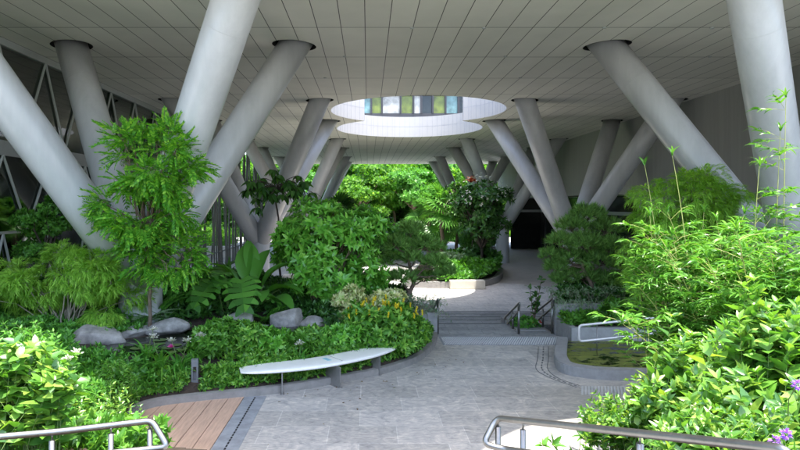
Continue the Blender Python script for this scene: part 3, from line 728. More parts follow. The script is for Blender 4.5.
inn = MB(); inn.bx(-18, GX - .13, 8.6, 30.6, 4.75, 5.1); inn.bx(-18, -17.8, 8.6, 30.6, -.8, ZC); inn.bx(-17.8, GX - .1, 30.6, 30.8, -.8, ZC); inn.bx(-17.8, GX - .1, 8.4, 8.58, -.8, ZC)
inn.bx(-17.8, GX - .1, 8.6, 30.6, ZC - .25, ZC - .05); inn.bx(-17.8, GX - .1, 8.6, 30.6, -.8, -.5)
for yy in (13, 18, 23, 28): inn.bx(-15.2, -14.8, yy, yy + .4, -.5, ZC - .25)
gpart(inn, 'interior_shell', M['interior'])
for yy in (16.6, 18.4, 20.4, 22.6, 25): gpart(MB().bx(-11.7, -11.0, yy, yy + .3, ZC - .34, ZC - .26), 'ceiling_lamp', M['tube_light'])
for yy in (15, 18, 21): gpart(MB().bx(-12.7, -12.0, yy, yy + .3, 4.66, 4.74), 'ceiling_lamp', M['tube_light'])
dsk = MB()
for yy in (17.4, 20, 23.5): dsk.bx(-13.5, -12.2, yy, yy + 1.2, 5.11, 5.85).bx(-13.0, -12.9, yy + .2, yy + .9, 5.85, 6.4)
gpart(dsk, 'desk', M['cream_stone'])

sc_ = empty('bar_screen', (-9.9, 42, LOW), 0, 'screen of thin dark upright bars on the far left, garden visible through it', 'screen')
rr = random.Random(5); y = 31.4
while y < 60:
    w = .035 + rr.random() * .03; tl = (rr.random() - .5) * .5
    MB().tube([(rr.uniform(-.25, .25), y - 42, 0), (rr.uniform(-.25, .25), y - 42 + tl, ZC - LOW)], w, 6).build('bar', M['slat'], sc_); y += .26 + rr.random() * .36
MB().bx(-.03, .03, -10.6, 18, 1.05, 1.13).build('rail', M['steel_matte'], sc_)
tag(MB().bx(-16, -10.4, 48, 48.4, -.95, .1).build('garden_wall', M['cream_stone'], bevel=.02), 'low pale garden wall behind the bar screen', 'wall')

RX = 13.62
ow = [(8.5, ZC - .002), (8.5, -.9), (28.3, -.9), (28.6, 1.2), (29.3, 2.6), (30.4, 3.5), (32, 3.95), (34, 4.02), (63, 4.02), (63, ZC - .002)]
cw = MB(); k = len(ow); a = [(RX, p[0], p[1]) for p in ow]; b = [(RX + .6, p[0], p[1]) for p in ow]; cw.v = a + b
cw.f = [list(range(k)), [k + i for i in reversed(range(k))]] + [[i, k + i, k + (i + 1) % k, (i + 1) % k] for i in range(k)]
tag(cw.build('dark_wall', M['darkwall']), 'big dark smooth wall under the soffit on the right, with an arched lower corner', 'wall')
gf = empty('glazed_front', (16.6, 45, LOW), 0, 'dark recessed glazed ground floor front with a pale transom, on the right', 'glazed front')
def fpart(mb, n, m): return mb.build(n, m, gf, loc=(-16.6, -45, -LOW))
fpart(MB().bx(16.6, 16.8, 20, 63, LOW, 4.0), 'glazing', M['glass_dark'])
fpart(MB().bx(RX + .6, 17, 20, 63, 4.03, 4.2), 'canopy_ceiling', M['interior'])
fpart(MB().bx(16.48, 16.6, 28, 58, 2.72, 2.95), 'transom', M['mullion'])
fpart(MB().bx(13.7, 16.58, 57.5, 57.7, LOW, 4.0), 'end_glazing', M['glass_dark'])
fpart(MB().bx(13.7, 16.5, 57.38, 57.5, 2.72, 2.95), 'transom', M['mullion'])
for yy in range(28, 57, 4): fpart(MB().bx(16.5, 16.6, yy, yy + .1, LOW, 2.72), 'mullion', M['black_frame'])

# ------------------------------------------------------------------ bench, bollard, basin, handrails
bn = empty('surfboard_bench', (-.8, 11.4, 0), 0, 'long white surfboard shaped bench on three metal plate legs beside the kerb', 'bench')
sp_ = spline([(-2.31, 10.82, 0), (-1.8, 10.98, 0), (-1.2, 11.22, 0), (-.72, 11.5, 0), (-.2, 11.92, 0), (.2, 12.32, 0), (.57, 12.74, 0)], 7)
mb = MB(); k = len(sp_); ns = 20
for i, p in enumerate(sp_):
    t = i / (k - 1); tg = (sp_[min(i + 1, k - 1)] - sp_[max(i - 1, 0)]).normalized(); nn = Vector((-tg.y, tg.x, 0))
    w = .32 * max(.03, 1 - abs((t - .47) / .53) ** 3.2) ** .5; h = .043 * max(.25, 1 - abs((t - .5) * 2) ** 6)
    for a in range(ns):
        q = 2 * math.pi * a / ns; cx = math.copysign(abs(math.cos(q)) ** .55, math.cos(q)); cz = math.copysign(abs(math.sin(q)) ** .55, math.sin(q))
        mb.v.append((p.x + nn.x * cx * w + .8, p.y + nn.y * cx * w - 11.4, .415 + cz * h))
for i in range(k - 1):
    for a in range(ns): b = (a + 1) % ns; mb.f.append([i * ns + a, i * ns + b, (i + 1) * ns + b, (i + 1) * ns + a])
mb.f += [list(reversed(range(ns))), [(k - 1) * ns + a for a in range(ns)]]
mb.build('seat', M['bench_top'], bn, True)
def cross(i, w0, w1, th, z, mname, name, pr_=.0):
    p = sp_[i]; tg = (sp_[i + 1] - sp_[i - 1]).normalized(); a = math.atan2(tg.y, tg.x)
    return MB().box((p.x + .8 - math.sin(a) * (w0 + w1) / 2, p.y - 11.4 + math.cos(a) * (w0 + w1) / 2, z[0] / 2 + z[1] / 2), (th, w1 - w0, z[1] - z[0]), a).build(name, M[mname], bn)
cross(22, -.27, .27, .012, (.45, .4600), 'seam', 'seam')
cross(20, -.12, .1, .09, (.45, .4590), 'smudge', 'printed_mark')
for (x_, y_, a_, w_) in ((-1.57, 10.98, 98, .46), (-.66, 11.32, 132, .44), (.08, 12.08, 146, .40)):
    MB().box((x_ + .8, y_ - 11.4, .19), (w_, .022, .38), R(a_)).build('leg', M['plate'], bn); MB().box((x_ + .8, y_ - 11.4, .005), (w_ + .03, .07, .010), R(a_)).build('foot_plate', M['plate'], bn)

bp_ = P(195.5, 393, 10.75); zb = float(h_left(bp_.x, bp_.y)) if True else 0
bo = empty('bollard_light', (bp_.x, 10.72, .12), .15, 'dark grey square bollard light with a slot, beside the left garden kerb', 'bollard light')
b = MB(); b.bx(-.058, .058, -.05, .05, -.1, .16); b.bx(-.058, -.03, -.05, .05, .16, .40); b.bx(.03, .058, -.05, .05, .16, .40); b.bx(-.03, .03, 0.0, .05, .16, .40); b.bx(-.058, .058, -.05, .05, .40, .53)
b.build('post', M['bollard'], bo); MB().bx(-.029, .029, -.02, -.002, .30, .395).build('lamp_lens', M['lens'], bo)

bs = empty('water_basin', (6.5, 13, 0), 0, 'shallow granite basin of green algae water right of the stairs', 'basin')
rim = rounded([(4.60, 14.5, 0), (3.98, 12.75, 0), (3.86, 12.0, 0), (4.4, 11.66, 0), (6.0, 11.5, 0), (9.5, 11.42, 0)], .35, 6)
cen = sweep_wall(MB(), [p + Vector((.13, .1, 0)) for p in rim], .26, -.02, .20); cen.build('rim', M['granite'], bs, bevel=.015, loc=(-6.5, -13, 0))
MB().poly([(4.82, 14.54, .1), (4.24, 12.9, .1), (4.15, 12.2, .1), (4.6, 11.85, .1), (6.1, 11.7, .1), (9.6, 11.6, .1), (9.6, 14.54, .1)]).build('algae_water', M['algae'], bs, loc=(-6.5, -13, 0))

def handrail(label, loop, posts, r, cat='handrail', closed=True, name='handrail', mt='steel', cap=None, pr=.5):
    base = Vector(posts[0][0]); root = empty(name, base, 0, label, cat)
    MB().tube([Vector(p) - base for p in loop], r, 10, closed=closed).build('rail', M[mt], root, True)
    for a, b in posts:
        a, b = Vector(a) - base, Vector(b) - base
        e = b + (a - b).normalized() * min(.06, (a - b).length * .3)
        o = MB().tube([a, e], r * pr, 8).build('post', M['steel_matte'], root, True)
        MB().tube([e, b], r * .3, 6).build('pin', M['steel'], o, True)
    return root
# near left rail
tl = [P(-60, 442, 4.05), P(60, 431.5, 4.35), P(152, 420.5, 4.5), P(168, 447, 4.42), P(150, 449, 4.42), P(-60, 470, 3.95)]
handrail('near steel handrail at the bottom left, in front of the leafy bank', rounded(tl, .05, 5, True),
         [((P(150, 421, 4.5).x, 4.5, .9), P(150, 421, 4.5)), ((P(111, 425, 4.42).x, 4.42, .9), P(111, 425.5, 4.42)), ((P(52, 432, 4.33).x, 4.33, .9), P(52, 432, 4.33))], .0235, pr=.9)
tr_ = [P(497, 418, 4.5), P(590, 428, 3.75), P(690, 439, 3.1), P(790, 450, 2.6), P(790, 492, 2.6), P(590, 462, 3.7), P(504, 449, 4.4), P(483, 444, 4.42)]
handrail('near steel handrail at the bottom right, running up into the leafy shrub', rounded(tr_, .06, 5, True),
         [((P(498, 418, 4.48).x, 4.48, .9), P(498, 418.5, 4.48)), ((P(523, 421, 4.27).x, 4.27, .9), P(523, 421.3, 4.27)), ((P(640, 433, 3.4).x, 3.4, 1.0), P(640, 433, 3.4))], .0235, pr=.9)
# rails of the stairs, going down away from the camera
def stair_rail(X, y0, y1, zt0, zt1, gap, label):
    lp = rounded([(X, y0, zt0), (X, y1, zt1), (X, y1 - .02, zt1 - gap), (X, y0 + .12, zt0 - gap)], .07, 4, True); ps = []
    for t in (.07, .45, .9):
        y = y0 + (y1 - y0) * t; zs = -.16 * max(0, min(4, int((y - 15.89) / TREAD))); ps.append(((X, y, zs), (X, y, zt0 + (zt1 - zt0) * t - .01)))
    handrail(label, lp, ps, .027, pr=1.15)
stair_rail(3.98, 15.72, 17.45, .85, .12, .26, 'inner steel handrail of the stairs, left of the dark sapling')
stair_rail(4.87, 15.72, 17.9, .97, .08, .28, 'outer steel handrail of the stairs, against the right planter')
stair_rail(1.84, 15.72, 17.5, .95, .2, .26, 'steel handrail of the stairs by the left granite wall')
br_ = [(P(579, 326, 13.2).x, 13.2, P(579, 325.5, 13.2).z), (6.55, 13.45, P(579, 322, 13.2).z + .06), (6.55, 13.45, P(579, 338, 13.2).z + .06), (P(579, 326, 13.2).x, 13.2, P(579, 341.5, 13.2).z)]
handrail('low rounded double handrail over the algae basin', rounded(br_, .08, 6, True), [((5.06, 13.26, .02), (5.06, 13.26, br_[0][2])), ((6.4, 13.44, .02), (6.4, 13.44, br_[1][2]))], .027, pr=.4, mt='rail_pale')

# ------------------------------------------------------------------ rocks, lilies
def rock(loc, d, rz, seed, label):
    bm = bmesh.new(); bmesh.ops.create_icosphere(bm, subdivisions=4, radius=.5); rng = np.random.default_rng(seed)
    pl = [(Vector(rdir(rng, 1)[0]), rng.uniform(.30, .44)) for _ in range(11)]
    for v in bm.verts:
        for nrm_, o in pl:
            q = v.co.dot(nrm_) - o
            if q > 0: v.co -= nrm_ * q * .88
        c = v.co; w = float(vnoise(c.x * 6 + c.z * 3, c.y * 6 - c.z * 4, seed)) - .5; v.co *= 1 + .16 * w
        v.co.x *= d[0]; v.co.y *= d[1]; v.co.z *= d[2]
    me = bpy.data.meshes.new('garden_rock'); bm.to_mesh(me); bm.free()
    o = link('garden_rock', me, M['rock'], None, True, loc); o.rotation_euler = (rng.normal() * .08, rng.normal() * .08, rz)
    return tag(o, label, 'rock', 'rocks round the pond')
for px, py, Y, d, rz, lab in [
    (96, 338, 12.2, (1.35, .75, .7), .2, 'big pale rock at the left end of the pond'),
    (132, 333, 12.75, (1.0, .5, .32), .35, 'low flat rock on the far pond edge in front of the round leaved cover'),
    (168, 326, 13.0, (1.05, .6, .42), .25, 'sloping pale rock behind the pond below the fern fronds'),
    (55, 352, 11.4, (.7, .6, .5), .9, 'half hidden brownish rock left of the pond behind big leaves'),
    (235, 321, 13.9, (1.0, .7, .5), .1, 'grey angular slab rock below the split leaf plant'),
    (288, 320, 13.9, (.85, .65, .62), .4, 'largest rounded rock at the right end of the pond'),
    (314, 325, 14.0, (.72, .6, .5), -.3, 'smaller rounded rock under the broad leafy shrub'),
    (262, 329, 13.8, (.5, .4, .3), .5, 'small dark rock between the slab and the rounded rock'),
    (328, 331, 14.2, (.9, .6, .3), .1, 'flat low rock beside the yellow flowering shrub'),
    (215, 325, 14.2, (.7, .4, .25), 0, 'thin flat rock at the back of the pond left of the slab rock')]:
    p = P(px, py, Y); rock((p.x, p.y, p.z), d, rz, int(px) + 3, lab)
def lily(p, s, seed, label='flat round green lily pad floating on the dark pond'):
    n = 18; mb = MB(); mb.poly([(0, 0, 0)] + [(s * math.cos(.25 + a * 5.8 / n), s * math.sin(.25 + a * 5.8 / n), .003) for a in range(n + 1)])
    o = mb.build('lily_pad', L['pad']); o.location = p; o.rotation_euler = (0, 0, seed * 2.1); return tag(o, label, 'lily pad', 'lily pads on the pond')
rr = random.Random(3)
for i, (px, py) in enumerate([(160, 344), (168, 348), (176, 345), (152, 349), (183, 349), (146, 345), (172, 352), (160, 340), (188, 341), (195, 346), (138, 348), (205, 340)]):
    p = F(px, py, .626 + i * .0006); lily(p, .09 + .06 * rr.random(), i)
fl = empty('water_lily', F(171, 348.5, .63), 0, 'single bright pink water lily flower on the pond', 'flower')
lv = Leaves(); 
for e, n in ((20, 9), (50, 8), (75, 5)):
    for i in range(n): a = 6.283 * i / n + e; lv.add(T_leaf(.42, .12, -.1), [(0, 0, .01)], [(math.cos(a) * math.cos(R(e)), math.sin(a) * math.cos(R(e)), math.sin(R(e)))], .085, RNG)
lv.build('petals', L['pink'], fl); MB().tube([(0, 0, -.03), (0, 0, .03)], .012, 8).build('stalk', M['stem_green'], fl)

# ------------------------------------------------------------------ plants: left garden
def HL(x, y): return max(0.0, float(h_left(x, y)))
def HR(x, y): return max(0.0, float(h_right(x, y)))
def HB(x, y): return max(0.0, float(h_lbank(x, y)))
WEEP = [T_weep(np.random.default_rng(i)) for i in range(3)]
PINN = [T_frond(7, .33, .5, .40), T_frond(6, .38, .5, .55), T_frond(8, .30, .5, .25)]
TUFT = [T_tuft(np.random.default_rng(i), 20, .13) for i in range(2)]
blob_plant('weeping_shrub', 'wide feathery yellowish green weeping shrub at the left, in front of the glass wall', 'shrub', (-6.5, 12.9, HL(-6.5, 12.9)),
           [((-.1, 0, 1.15), (1.6, .8, .62), 26), ((-.9, -.1, .7), (.8, .6, .5), 7), ((1.0, -.1, .75), (.55, .5, .5), 7)], WEEP, L['feather'], .38, M['bark_pale'], 11, jit=.35, per=95, r=.30, axis='y', flat=.6, outw=.7, upw=.15, stem_r=.024)
blob_plant('leafy_tree', 'small dark leafy tree behind the weeping shrub, against the lower glass', 'tree', (-8.25, 15.4, HL(-8.25, 15.4)),
           [((.05, 0, 2.25), (.68, .5, .5), 14), ((-.1, 0, 1.5), (.6, .4, .4), 7)], ROS, L['mid'], .12, M['bark_dark'], 12, per=45, r=.24, trunk=(0, 0, 1.2), stem_r=.03)
blob_plant('feathery_tree', 'slender bright green tree with ferny fronds covering the front left column', 'tree', (-4.72, 12.95, HL(-4.72, 13.0)),
           [((.42, -1.3, 3.65), (1.02, .40, .78), 19), ((.2, -1.0, 2.65), (.95, .38, .5), 12), ((.15, -.6, 1.8), (.5, .3, .45), 7), ((.85, -.7, 1.75), (.32, .3, .5), 6)], PINN, L['pinnate'], .26, M['bark'], 13, per=40, r=.27, axis='y', flat=.55, outw=.6, upw=.0, jit=.4, stem_r=.028, trunk=(.15, -.55, 2.1), fol='crown', stem_name='trunk')
blob_plant('broad_leaf_shrub', 'big rounded glossy broad leaved shrub in front of the second left column', 'shrub', (-1.15, 15.6, HL(-1.1, 15.5)),
           [((0, 0, 1.75), (1.5, 1.0, 1.0), 34), ((.1, -.3, 1.0), (1.35, .8, .5), 14), ((.95, 0, 2.0), (.6, .6, .6), 7)], ROSB, L['glossy'], .21, M['bark'], 14, per=26, r=.36, stem_r=.035, outw=.7, upw=.35)
yl = Leaves()

def strap_plant(name, label, cat, loc, n, ln, m, seed, w=.06, el=(35, 85), flowers=0, fm='white', group=None, fh=1.0, arch=.6):
    rng = np.random.default_rng(seed); root = empty(name, loc, 0, label, cat, group); lv = Leaves(); a = rng.uniform(0, 6.283, n); e = np.radians(rng.uniform(el[0], el[1], n))
    d = np.stack([np.cos(a) * np.cos(e), np.sin(a) * np.cos(e), np.sin(e)], 1); p = np.stack([np.cos(a) * .05, np.sin(a) * .05, a * 0], 1) + rng.normal(0, .03, (n, 3)); p[:, 2] = -.03
    tp = [T_strap(w, arch, 6), T_strap(w * .8, arch * 1.4, 6)]
    for q in range(2): lv.add(tp[q], p[q::2], d[q::2], ln * (.6 + .5 * rng.random(len(p[q::2]))), rng, roll=.2)
    lv.build('leaves', m, root)
    for f in range(flowers):
        an = rng.random() * 6.28; e = np.array((math.cos(an) * .25 * ln, math.sin(an) * .25 * ln, ln * fh * (.8 + .3 * rng.random())))
        c = curve((0, 0, 0), e, .03, rng, 5); st_ = MB().tube(c, .006, 4).build('flower_stalk', M['stem_green'], root)
        fl_ = Leaves(); dd = rdir(rng, 60); dd[:, 2] = abs(dd[:, 2]) * .8; u = rng.random((60, 1))
        fl_.add(T_dia(.5), e + dd * .085 * u + np.array((0, 0, -.03)), dd, .045, rng); fl_.build('flower_head', L[fm], st_)
    return root
def paddle_plant(label, loc, specs, tpl, ln, m, seed, name='broad_paddle_plant', cat='plant'):
    rng = np.random.default_rng(seed); root = empty(name, loc, 0, label, cat)
    for (dx, dy, dz, az, el, s) in specs:
        p = np.array((dx, dy, dz)); d = np.array((math.cos(R(az)) * math.cos(R(el)), math.sin(R(az)) * math.cos(R(el)), math.sin(R(el))))
        MB().tube(curve((dx * .15, dy * .15, -.05), p, .12, rng, 6, .02), .014, 5).build('stalk', M['stem_green'], root, True)
        lv = Leaves(); lv.add(tpl, p[None], d[None], ln * s, rng, roll=.1); lv.build('leaf', m, root, True)
    return root
q = P(252, 312, 15.0)
paddle_plant('plant with tall upright paddle leaves left of the broad leafy shrub', (q.x, 15.0, HL(q.x, 15)),
    [(-.15, 0, .75, 100, 68, 1.05), (.12, -.1, .7, 70, 62, .95), (.0, .15, .85, 130, 75, .9), (.3, -.1, .6, 20, 48, .9), (.45, -.2, .45, -25, 15, .95), (.55, -.35, .3, -50, 5, .9), (-.35, -.1, .65, 160, 45, .85), (.2, -.4, .45, -70, 10, .9), (-.6, .2, .8, 165, 12, .9), (.7, 0, .5, 5, 12, .9)], T_paddle(.42), 1.05, L['mid'], 21)
q = P(228, 312, 14.55)
paddle_plant('split leaf plant with large deeply cut leaves behind the slab rock', (q.x, 14.55, HL(q.x, 14.5)),
    [(-.3, -.3, .85, -110, -22, 1.0), (.38, -.3, .9, -75, -28, 1.1), (.0, -.1, .9, -95, 5, .8), (-.7, -.1, .5, -160, -10, .8), (.75, .0, .55, -20, -10, .75), (-.05, -.1, 1.05, -100, 10, .7)], T_monstera(), .80, L['mid'], 22, 'split_leaf_plant')
def dark_tree():
    rng = np.random.default_rng(31); X = P(282, 200, 19.2).x; root = empty('hanging_leaf_tree', (X, 19.2, .5), 0, 'thin stemmed tree with a dark hanging crown between the left columns', 'tree'); mb = MB(); lv = Leaves()
    mb.tube(curve((0, 0, -.1), (-.12, 0, 3.5), 0, rng, 8, .03), np.linspace(.04, .025, 8), 6)
    for i in range(46):
        a = rng.random() * 6.28; r_ = .25 + .95 * rng.random() ** .7; e = np.array((-.12 + r_ * math.cos(a) * 1.0, r_ * math.sin(a) * .8, 3.42 + rng.normal() * .22 + .22 * (1 - r_)))
        mb.tube(curve((-.12, 0, 3.4), e, .12, rng, 5), .012, 4, caps=False)
        k = 8; aa = np.arange(k) * 6.283 / k + rng.random(); d = np.stack([np.cos(aa) * .8, np.sin(aa) * .8, np.full(k, -.5) + rng.normal(0, .15, k)], 1); lv.add(T_leaf(.40, .05, .25), np.repeat(e[None], k, 0), d, .34 * (.8 + .4 * rng.random(k)), rng)
    mb.build('trunk', M['bark_dark'], root, True); lv.build('crown', L['dark'], root)
dark_tree()
q = P(362, 315, 14.1)
blob_plant('variegated_shrub', 'cream and green variegated shrub above the yellow flowering shrub', 'shrub', (q.x, 14.1, HL(q.x, 14.1)),
           [((-.35, 0, .75), (.3, .25, .22), 6), ((.15, 0, .52), (.45, .3, .2), 7), ((.62, 0, .68), (.3, .25, .15), 5), ((-.1, 0, .25), (.5, .3, .15), 4)], ROS, L['varieg'], .12, M['bark_pale'], 23, per=34, r=.16, stem_r=.014)
q = P(385, 355, 12.9)
yb = blob_plant('yellow_flower_shrub', 'leafy shrub dotted with upright yellow flower spikes beside the bench end', 'shrub', (q.x, 12.95, HL(q.x, 12.95) - .05),
           [((-.05, .1, .55), (.85, .45, .40), 24), ((.05, -.2, .28), (.95, .35, .22), 16)], ROS, L['border'], .15, M['bark'], 24, per=30, r=.22, stem_r=.012)
rg = np.random.default_rng(8)
spk = None
for i in range(44):
    a = rg.random() * 6.28; r_ = rg.random() ** .5; x_, y_ = .95 * r_ * math.cos(a), .52 * r_ * math.sin(a); z_ = .40 + .55 * math.sqrt(max(0, 1 - r_ * r_)) + rg.random() * .10
    if spk is None:
        lv = Leaves(); n = 26; t = np.arange(n) / n; aa = np.arange(n) * 2.4; d = np.stack([np.cos(aa) * .7, np.sin(aa) * .7, np.full(n, .8)], 1); lv.add(T_dia(.5), np.stack([0 * t, 0 * t, t * .11], 1), d, .042, rg)
        spk = lv.build('flower_spike', L['yellow'], yb); o = spk
    else: o = spk.copy(); COL.objects.link(o); o.parent = yb
    o.location = (x_, y_ + .05, z_); o.rotation_euler = (rg.normal() * .2, rg.normal() * .2, rg.random() * 6)
def pine(label, loc, pads, trunk_pts, seed, size=.17, per=150):
    rng = np.random.default_rng(seed); root = empty('pine_shrub', loc, 0, label, 'pine'); mb = MB(); lv = Leaves(); tp = spline(trunk_pts, 4); mb.tube(tp, np.linspace(.075, .03, len(tp)), 8)
    for (c, r_) in pads:
        c = np.array(c, float); i = int(np.argmin([np.linalg.norm(np.array(p) - c + np.array((0, 0, .25))) for p in tp])); cv = curve(tp[i], c + np.array((0, 0, -r_[2] * .4)), .06, rng, 6, .08); mb.tube(cv, np.linspace(.03, .014, 6), 5)
        n = int(per * (r_[0] * r_[1] / .12) ** .7); d = rdir(rng, n); d[:, 2] = np.where(d[:, 2] < -.25, -d[:, 2], d[:, 2]); u = (.45 + .55 * rng.random(n) ** .5)[:, None]
        p = c + d * np.array(r_) * u; dd = d * np.array((.7, .7, .7)) + np.array((0, 0, .55))
        for k in range(2): lv.add(TUFT[k], p[k::2], dd[k::2], size * (.75 + .5 * rng.random(len(p[k::2]))), rng, 'z', jit=.15)
        for j in range(0, n, 5): mb.tube([c + np.array((0, 0, -r_[2] * .4)), p[j]], .006, 3, caps=False)
    mb.build('trunk', M['bark'], root, True); lv.build('needles', L['pine'], root); return root
def pads_from(px, Y0, base, rng):
    o = []
    for (x, y, rx, ry) in px:
        Y = Y0 + rng.normal() * .25; p = P(x, y, Y); o.append(((p.x - base[0], p.y - base[1], p.z - base[2]), (rx * Y / 600 * .95, rx * Y / 600 * .8, ry * Y / 600 * 1.0)))
    return o
rg = np.random.default_rng(40)
b_ = (P(402, 290, 17).x, 17.0, .45)
pine('open pruned pine shrub left of the stairs, in front of the paved hall', b_, pads_from([(411, 232, 13, 9), (398, 246, 12, 8), (424, 246, 12, 9), (389, 262, 9, 7), (413, 262, 13, 9), (436, 264, 14, 8), (401, 279, 15, 8), (424, 279, 13, 7), (447, 275, 12, 6), (437, 250, 8, 6)], 17, b_, rg), [(0, 0, -.1), (.15, 0, .35), (.35, .05, .8), (.2, 0, 1.3), (.28, 0, 1.9)], 41, .21, 78)
b_ = (P(588, 292, 17.2).x, 17.2, .72)
pine('dense rounded pine shrub on the right planter beside the stairs', b_, pads_from([(588, 216, 17, 10), (573, 228, 16, 11), (606, 230, 16, 11), (560, 243, 13, 9), (585, 245, 20, 11), (613, 248, 15, 10), (570, 260, 18, 10), (600, 262, 20, 11), (622, 266, 14, 9), (556, 268, 12, 8), (583, 277, 20, 9), (612, 282, 18, 9), (561, 280, 10, 6), (549, 257, 8, 7)], 17.2, b_, rg), [(0, 0, -.1), (.1, 0, .4), (-.15, 0, .9), (.05, 0, 1.4), (0, 0, 2.1)], 42, .20, 95)

def trailing(label, loc, x0, x1, drop, seed, n=1500, leaf=.075, m='silver', name='trailing_plant', h=.3, dep=.5):
    rng = np.random.default_rng(seed); root = empty(name, loc, 0, label, 'plant'); lv = Leaves(); mb = MB(); P_ = []; D_ = []
    for i in range(n // 12):
        x = rng.uniform(x0, x1); y = rng.uniform(0, dep); a = rng.random() * 6.28; ln = .25 + .35 * rng.random(); dr = (drop * rng.random() if y < dep * .45 else -.05)
        b = np.array((x, y, -.02)); e = b + np.array((math.cos(a) * ln * .6, -ln * .6 if y < dep * .45 else math.sin(a) * ln * .4, h * (.4 + .6 * rng.random()) if dr < .05 else -dr)); c = (b + e) / 2 + np.array((0, -.05, h * .7)); t = np.linspace(0, 1, 12)[:, None]
        pt = b * (1 - t) ** 2 + c * 2 * t * (1 - t) + e * t * t; P_.append(pt); D_.append(rdir(rng, 12) + np.array((0, -.2, .5)))
        mb.tube(pt[::3], .004, 3, caps=False)
    lv.add(NARROW, np.concatenate(P_), np.concatenate(D_), leaf, rng, jit=.2); mb.build('stem', M['bark_pale'], root); lv.build('foliage', L[m], root); return root
trailing('silvery trailing plant spilling over the left granite wall of the stairs', (1.15, 15.5, .62), -.55, .7, .25, 51, 1500, .085, h=.35, dep=.8)
trailing('silvery trailing plant spilling over the upper right planter wall', (5.2, 15.82, .80), -.3, 1.9, .4, 52, 2600, .085, h=.4, dep=.7)

def cover(name, label, cat, pts, hs, tpl, leaf, m, seed, up=.6, kind='stuff'):
    rng = np.random.default_rng(seed); lv = Leaves(); n = len(pts); p = np.array(pts) + np.stack([rng.normal(0, .03, n), rng.normal(0, .03, n), hs], 1); d = rdir(rng, n) * .7 + np.array((0, -.15, up))
    for q in range(len(tpl)): lv.add(tpl[q], p[q::len(tpl)], d[q::len(tpl)], leaf * (.7 + .6 * rng.random(len(p[q::len(tpl)]))), rng, 'z')
    return tag(lv.build(name, m), label, cat, kind=kind)
def scatter(fn, x0, x1, y0, y1, n, seed, cond=None, zmin=.05):
    rng = np.random.default_rng(seed); x = rng.uniform(x0, x1, n); y = rng.uniform(y0, y1, n); z = fn(x, y); k = z > zmin
    if cond is not None: k &= cond(x, y)
    return np.stack([x[k], y[k], z[k]], 1)
farpond = lambda x, y: ~inpoly(x, y, POND) & (dist_poly(x, y, PX, PY, True) > .12)
pt = scatter(h_left, -9.5, -4.4, 10.6, 13.4, 5200, 61, lambda x, y: farpond(x, y) & (y > 11.5 + (x + 9.5) * .16) & (x < -4.8 - (y - 12.9) * .0))
rng = np.random.default_rng(1); cover('ground_cover', 'dense round leaved ground cover below the weeping shrub', 'ground cover', pt, .06 + .34 * vnoise(pt[:, 0] * 1.6, pt[:, 1] * 1.6, 2) * rng.random(len(pt)) ** .5 + .05, ROS, .095, L['mid'], 62)
pt = scatter(h_left, -9.5, 1.2, 13.2, 19.5, 6500, 63, lambda x, y: farpond(x, y))
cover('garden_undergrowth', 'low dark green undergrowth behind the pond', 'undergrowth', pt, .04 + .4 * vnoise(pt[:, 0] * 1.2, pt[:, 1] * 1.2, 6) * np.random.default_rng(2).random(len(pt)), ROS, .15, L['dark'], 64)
pt = scatter(h_left, -4.6, 1.75, 9.6, 15.4, 8500, 65, lambda x, y: farpond(x, y) & (dist_poly(x, y, KX, KY) > .10) & (dist_poly(x, y, KX, KY) < 1.3) & ((dist_poly(x, y, PX, PY, True) > 1.0) | (x > -2.7)) )
cover('border_ground_cover', 'low bright green planting between the curved kerb and the pond', 'ground cover', pt, .02 + .16 * vnoise(pt[:, 0] * 2, pt[:, 1] * 2, 9) * np.random.default_rng(3).random(len(pt)), ROS, .11, L['border'], 66)
pt = scatter(h_rbed, 5.0, 12.4, 14.76, 15.7, 3200, 67); rng = np.random.default_rng(4)
cover('planter_ground_cover', 'bright fine leaved ground cover along the low right planter wall', 'ground cover', pt, .02 + .22 * rng.random(len(pt)), ROSD, .10, L['bright'], 68)
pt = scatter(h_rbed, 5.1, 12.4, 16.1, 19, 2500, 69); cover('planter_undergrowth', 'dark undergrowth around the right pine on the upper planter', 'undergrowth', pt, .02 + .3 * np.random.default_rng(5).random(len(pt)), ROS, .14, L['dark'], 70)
pt = scatter(h_right, 1.5, 12.4, 5.6, 11.3, 5000, 71, lambda x, y: (dist_poly(x, y, BRX, BRY) > .2) & ((x > 3.6) | (y < 6.3))); cover('bank_ground_cover', 'low leafy cover on the right bank under the bamboo', 'ground cover', pt, .02 + .25 * np.random.default_rng(6).random(len(pt)), ROS, .11, L['bright'], 72)
pt = scatter(h_lbank, -9.4, -1.9, 4.9, 7.95, 5200, 73); cover('bank_ground_cover', 'low leafy cover on the near left bank', 'ground cover', pt, .02 + .25 * np.random.default_rng(7).random(len(pt)), ROS, .11, L['bright'], 74)
pt = scatter(h_left, -9.4, -3.7, 7.9, 11.4, 5600, 75, lambda x, y: farpond(x, y) & (dist_poly(x, y, KX, KY) > .12) & (dist_poly(x, y, PX, PY, True) > .6)); cover('border_ground_cover', 'mid green low planting left of the deck', 'ground cover', pt, .02 + .3 * np.random.default_rng(8).random(len(pt)), ROS, .12, L['mid'], 76)

pt = scatter(h_left, -4.6, 1.75, 8.0, 15.5, 26000, 77, lambda x, y: (dist_poly(x, y, KX, KY) > .075) & (dist_poly(x, y, KX, KY) < .58) & ~((x < -2.95) & (x > -3.18)))
cover('edging_plants', 'fine bright edging plants spilling over the curved kerb', 'ground cover', pt, .0 + .13 * np.random.default_rng(13).random(len(pt)), [T_rosette(np.random.default_rng(5), T_leaf(.34), 6, (0, 60)), ROS[1]], .10, L['border'], 78, up=.7)
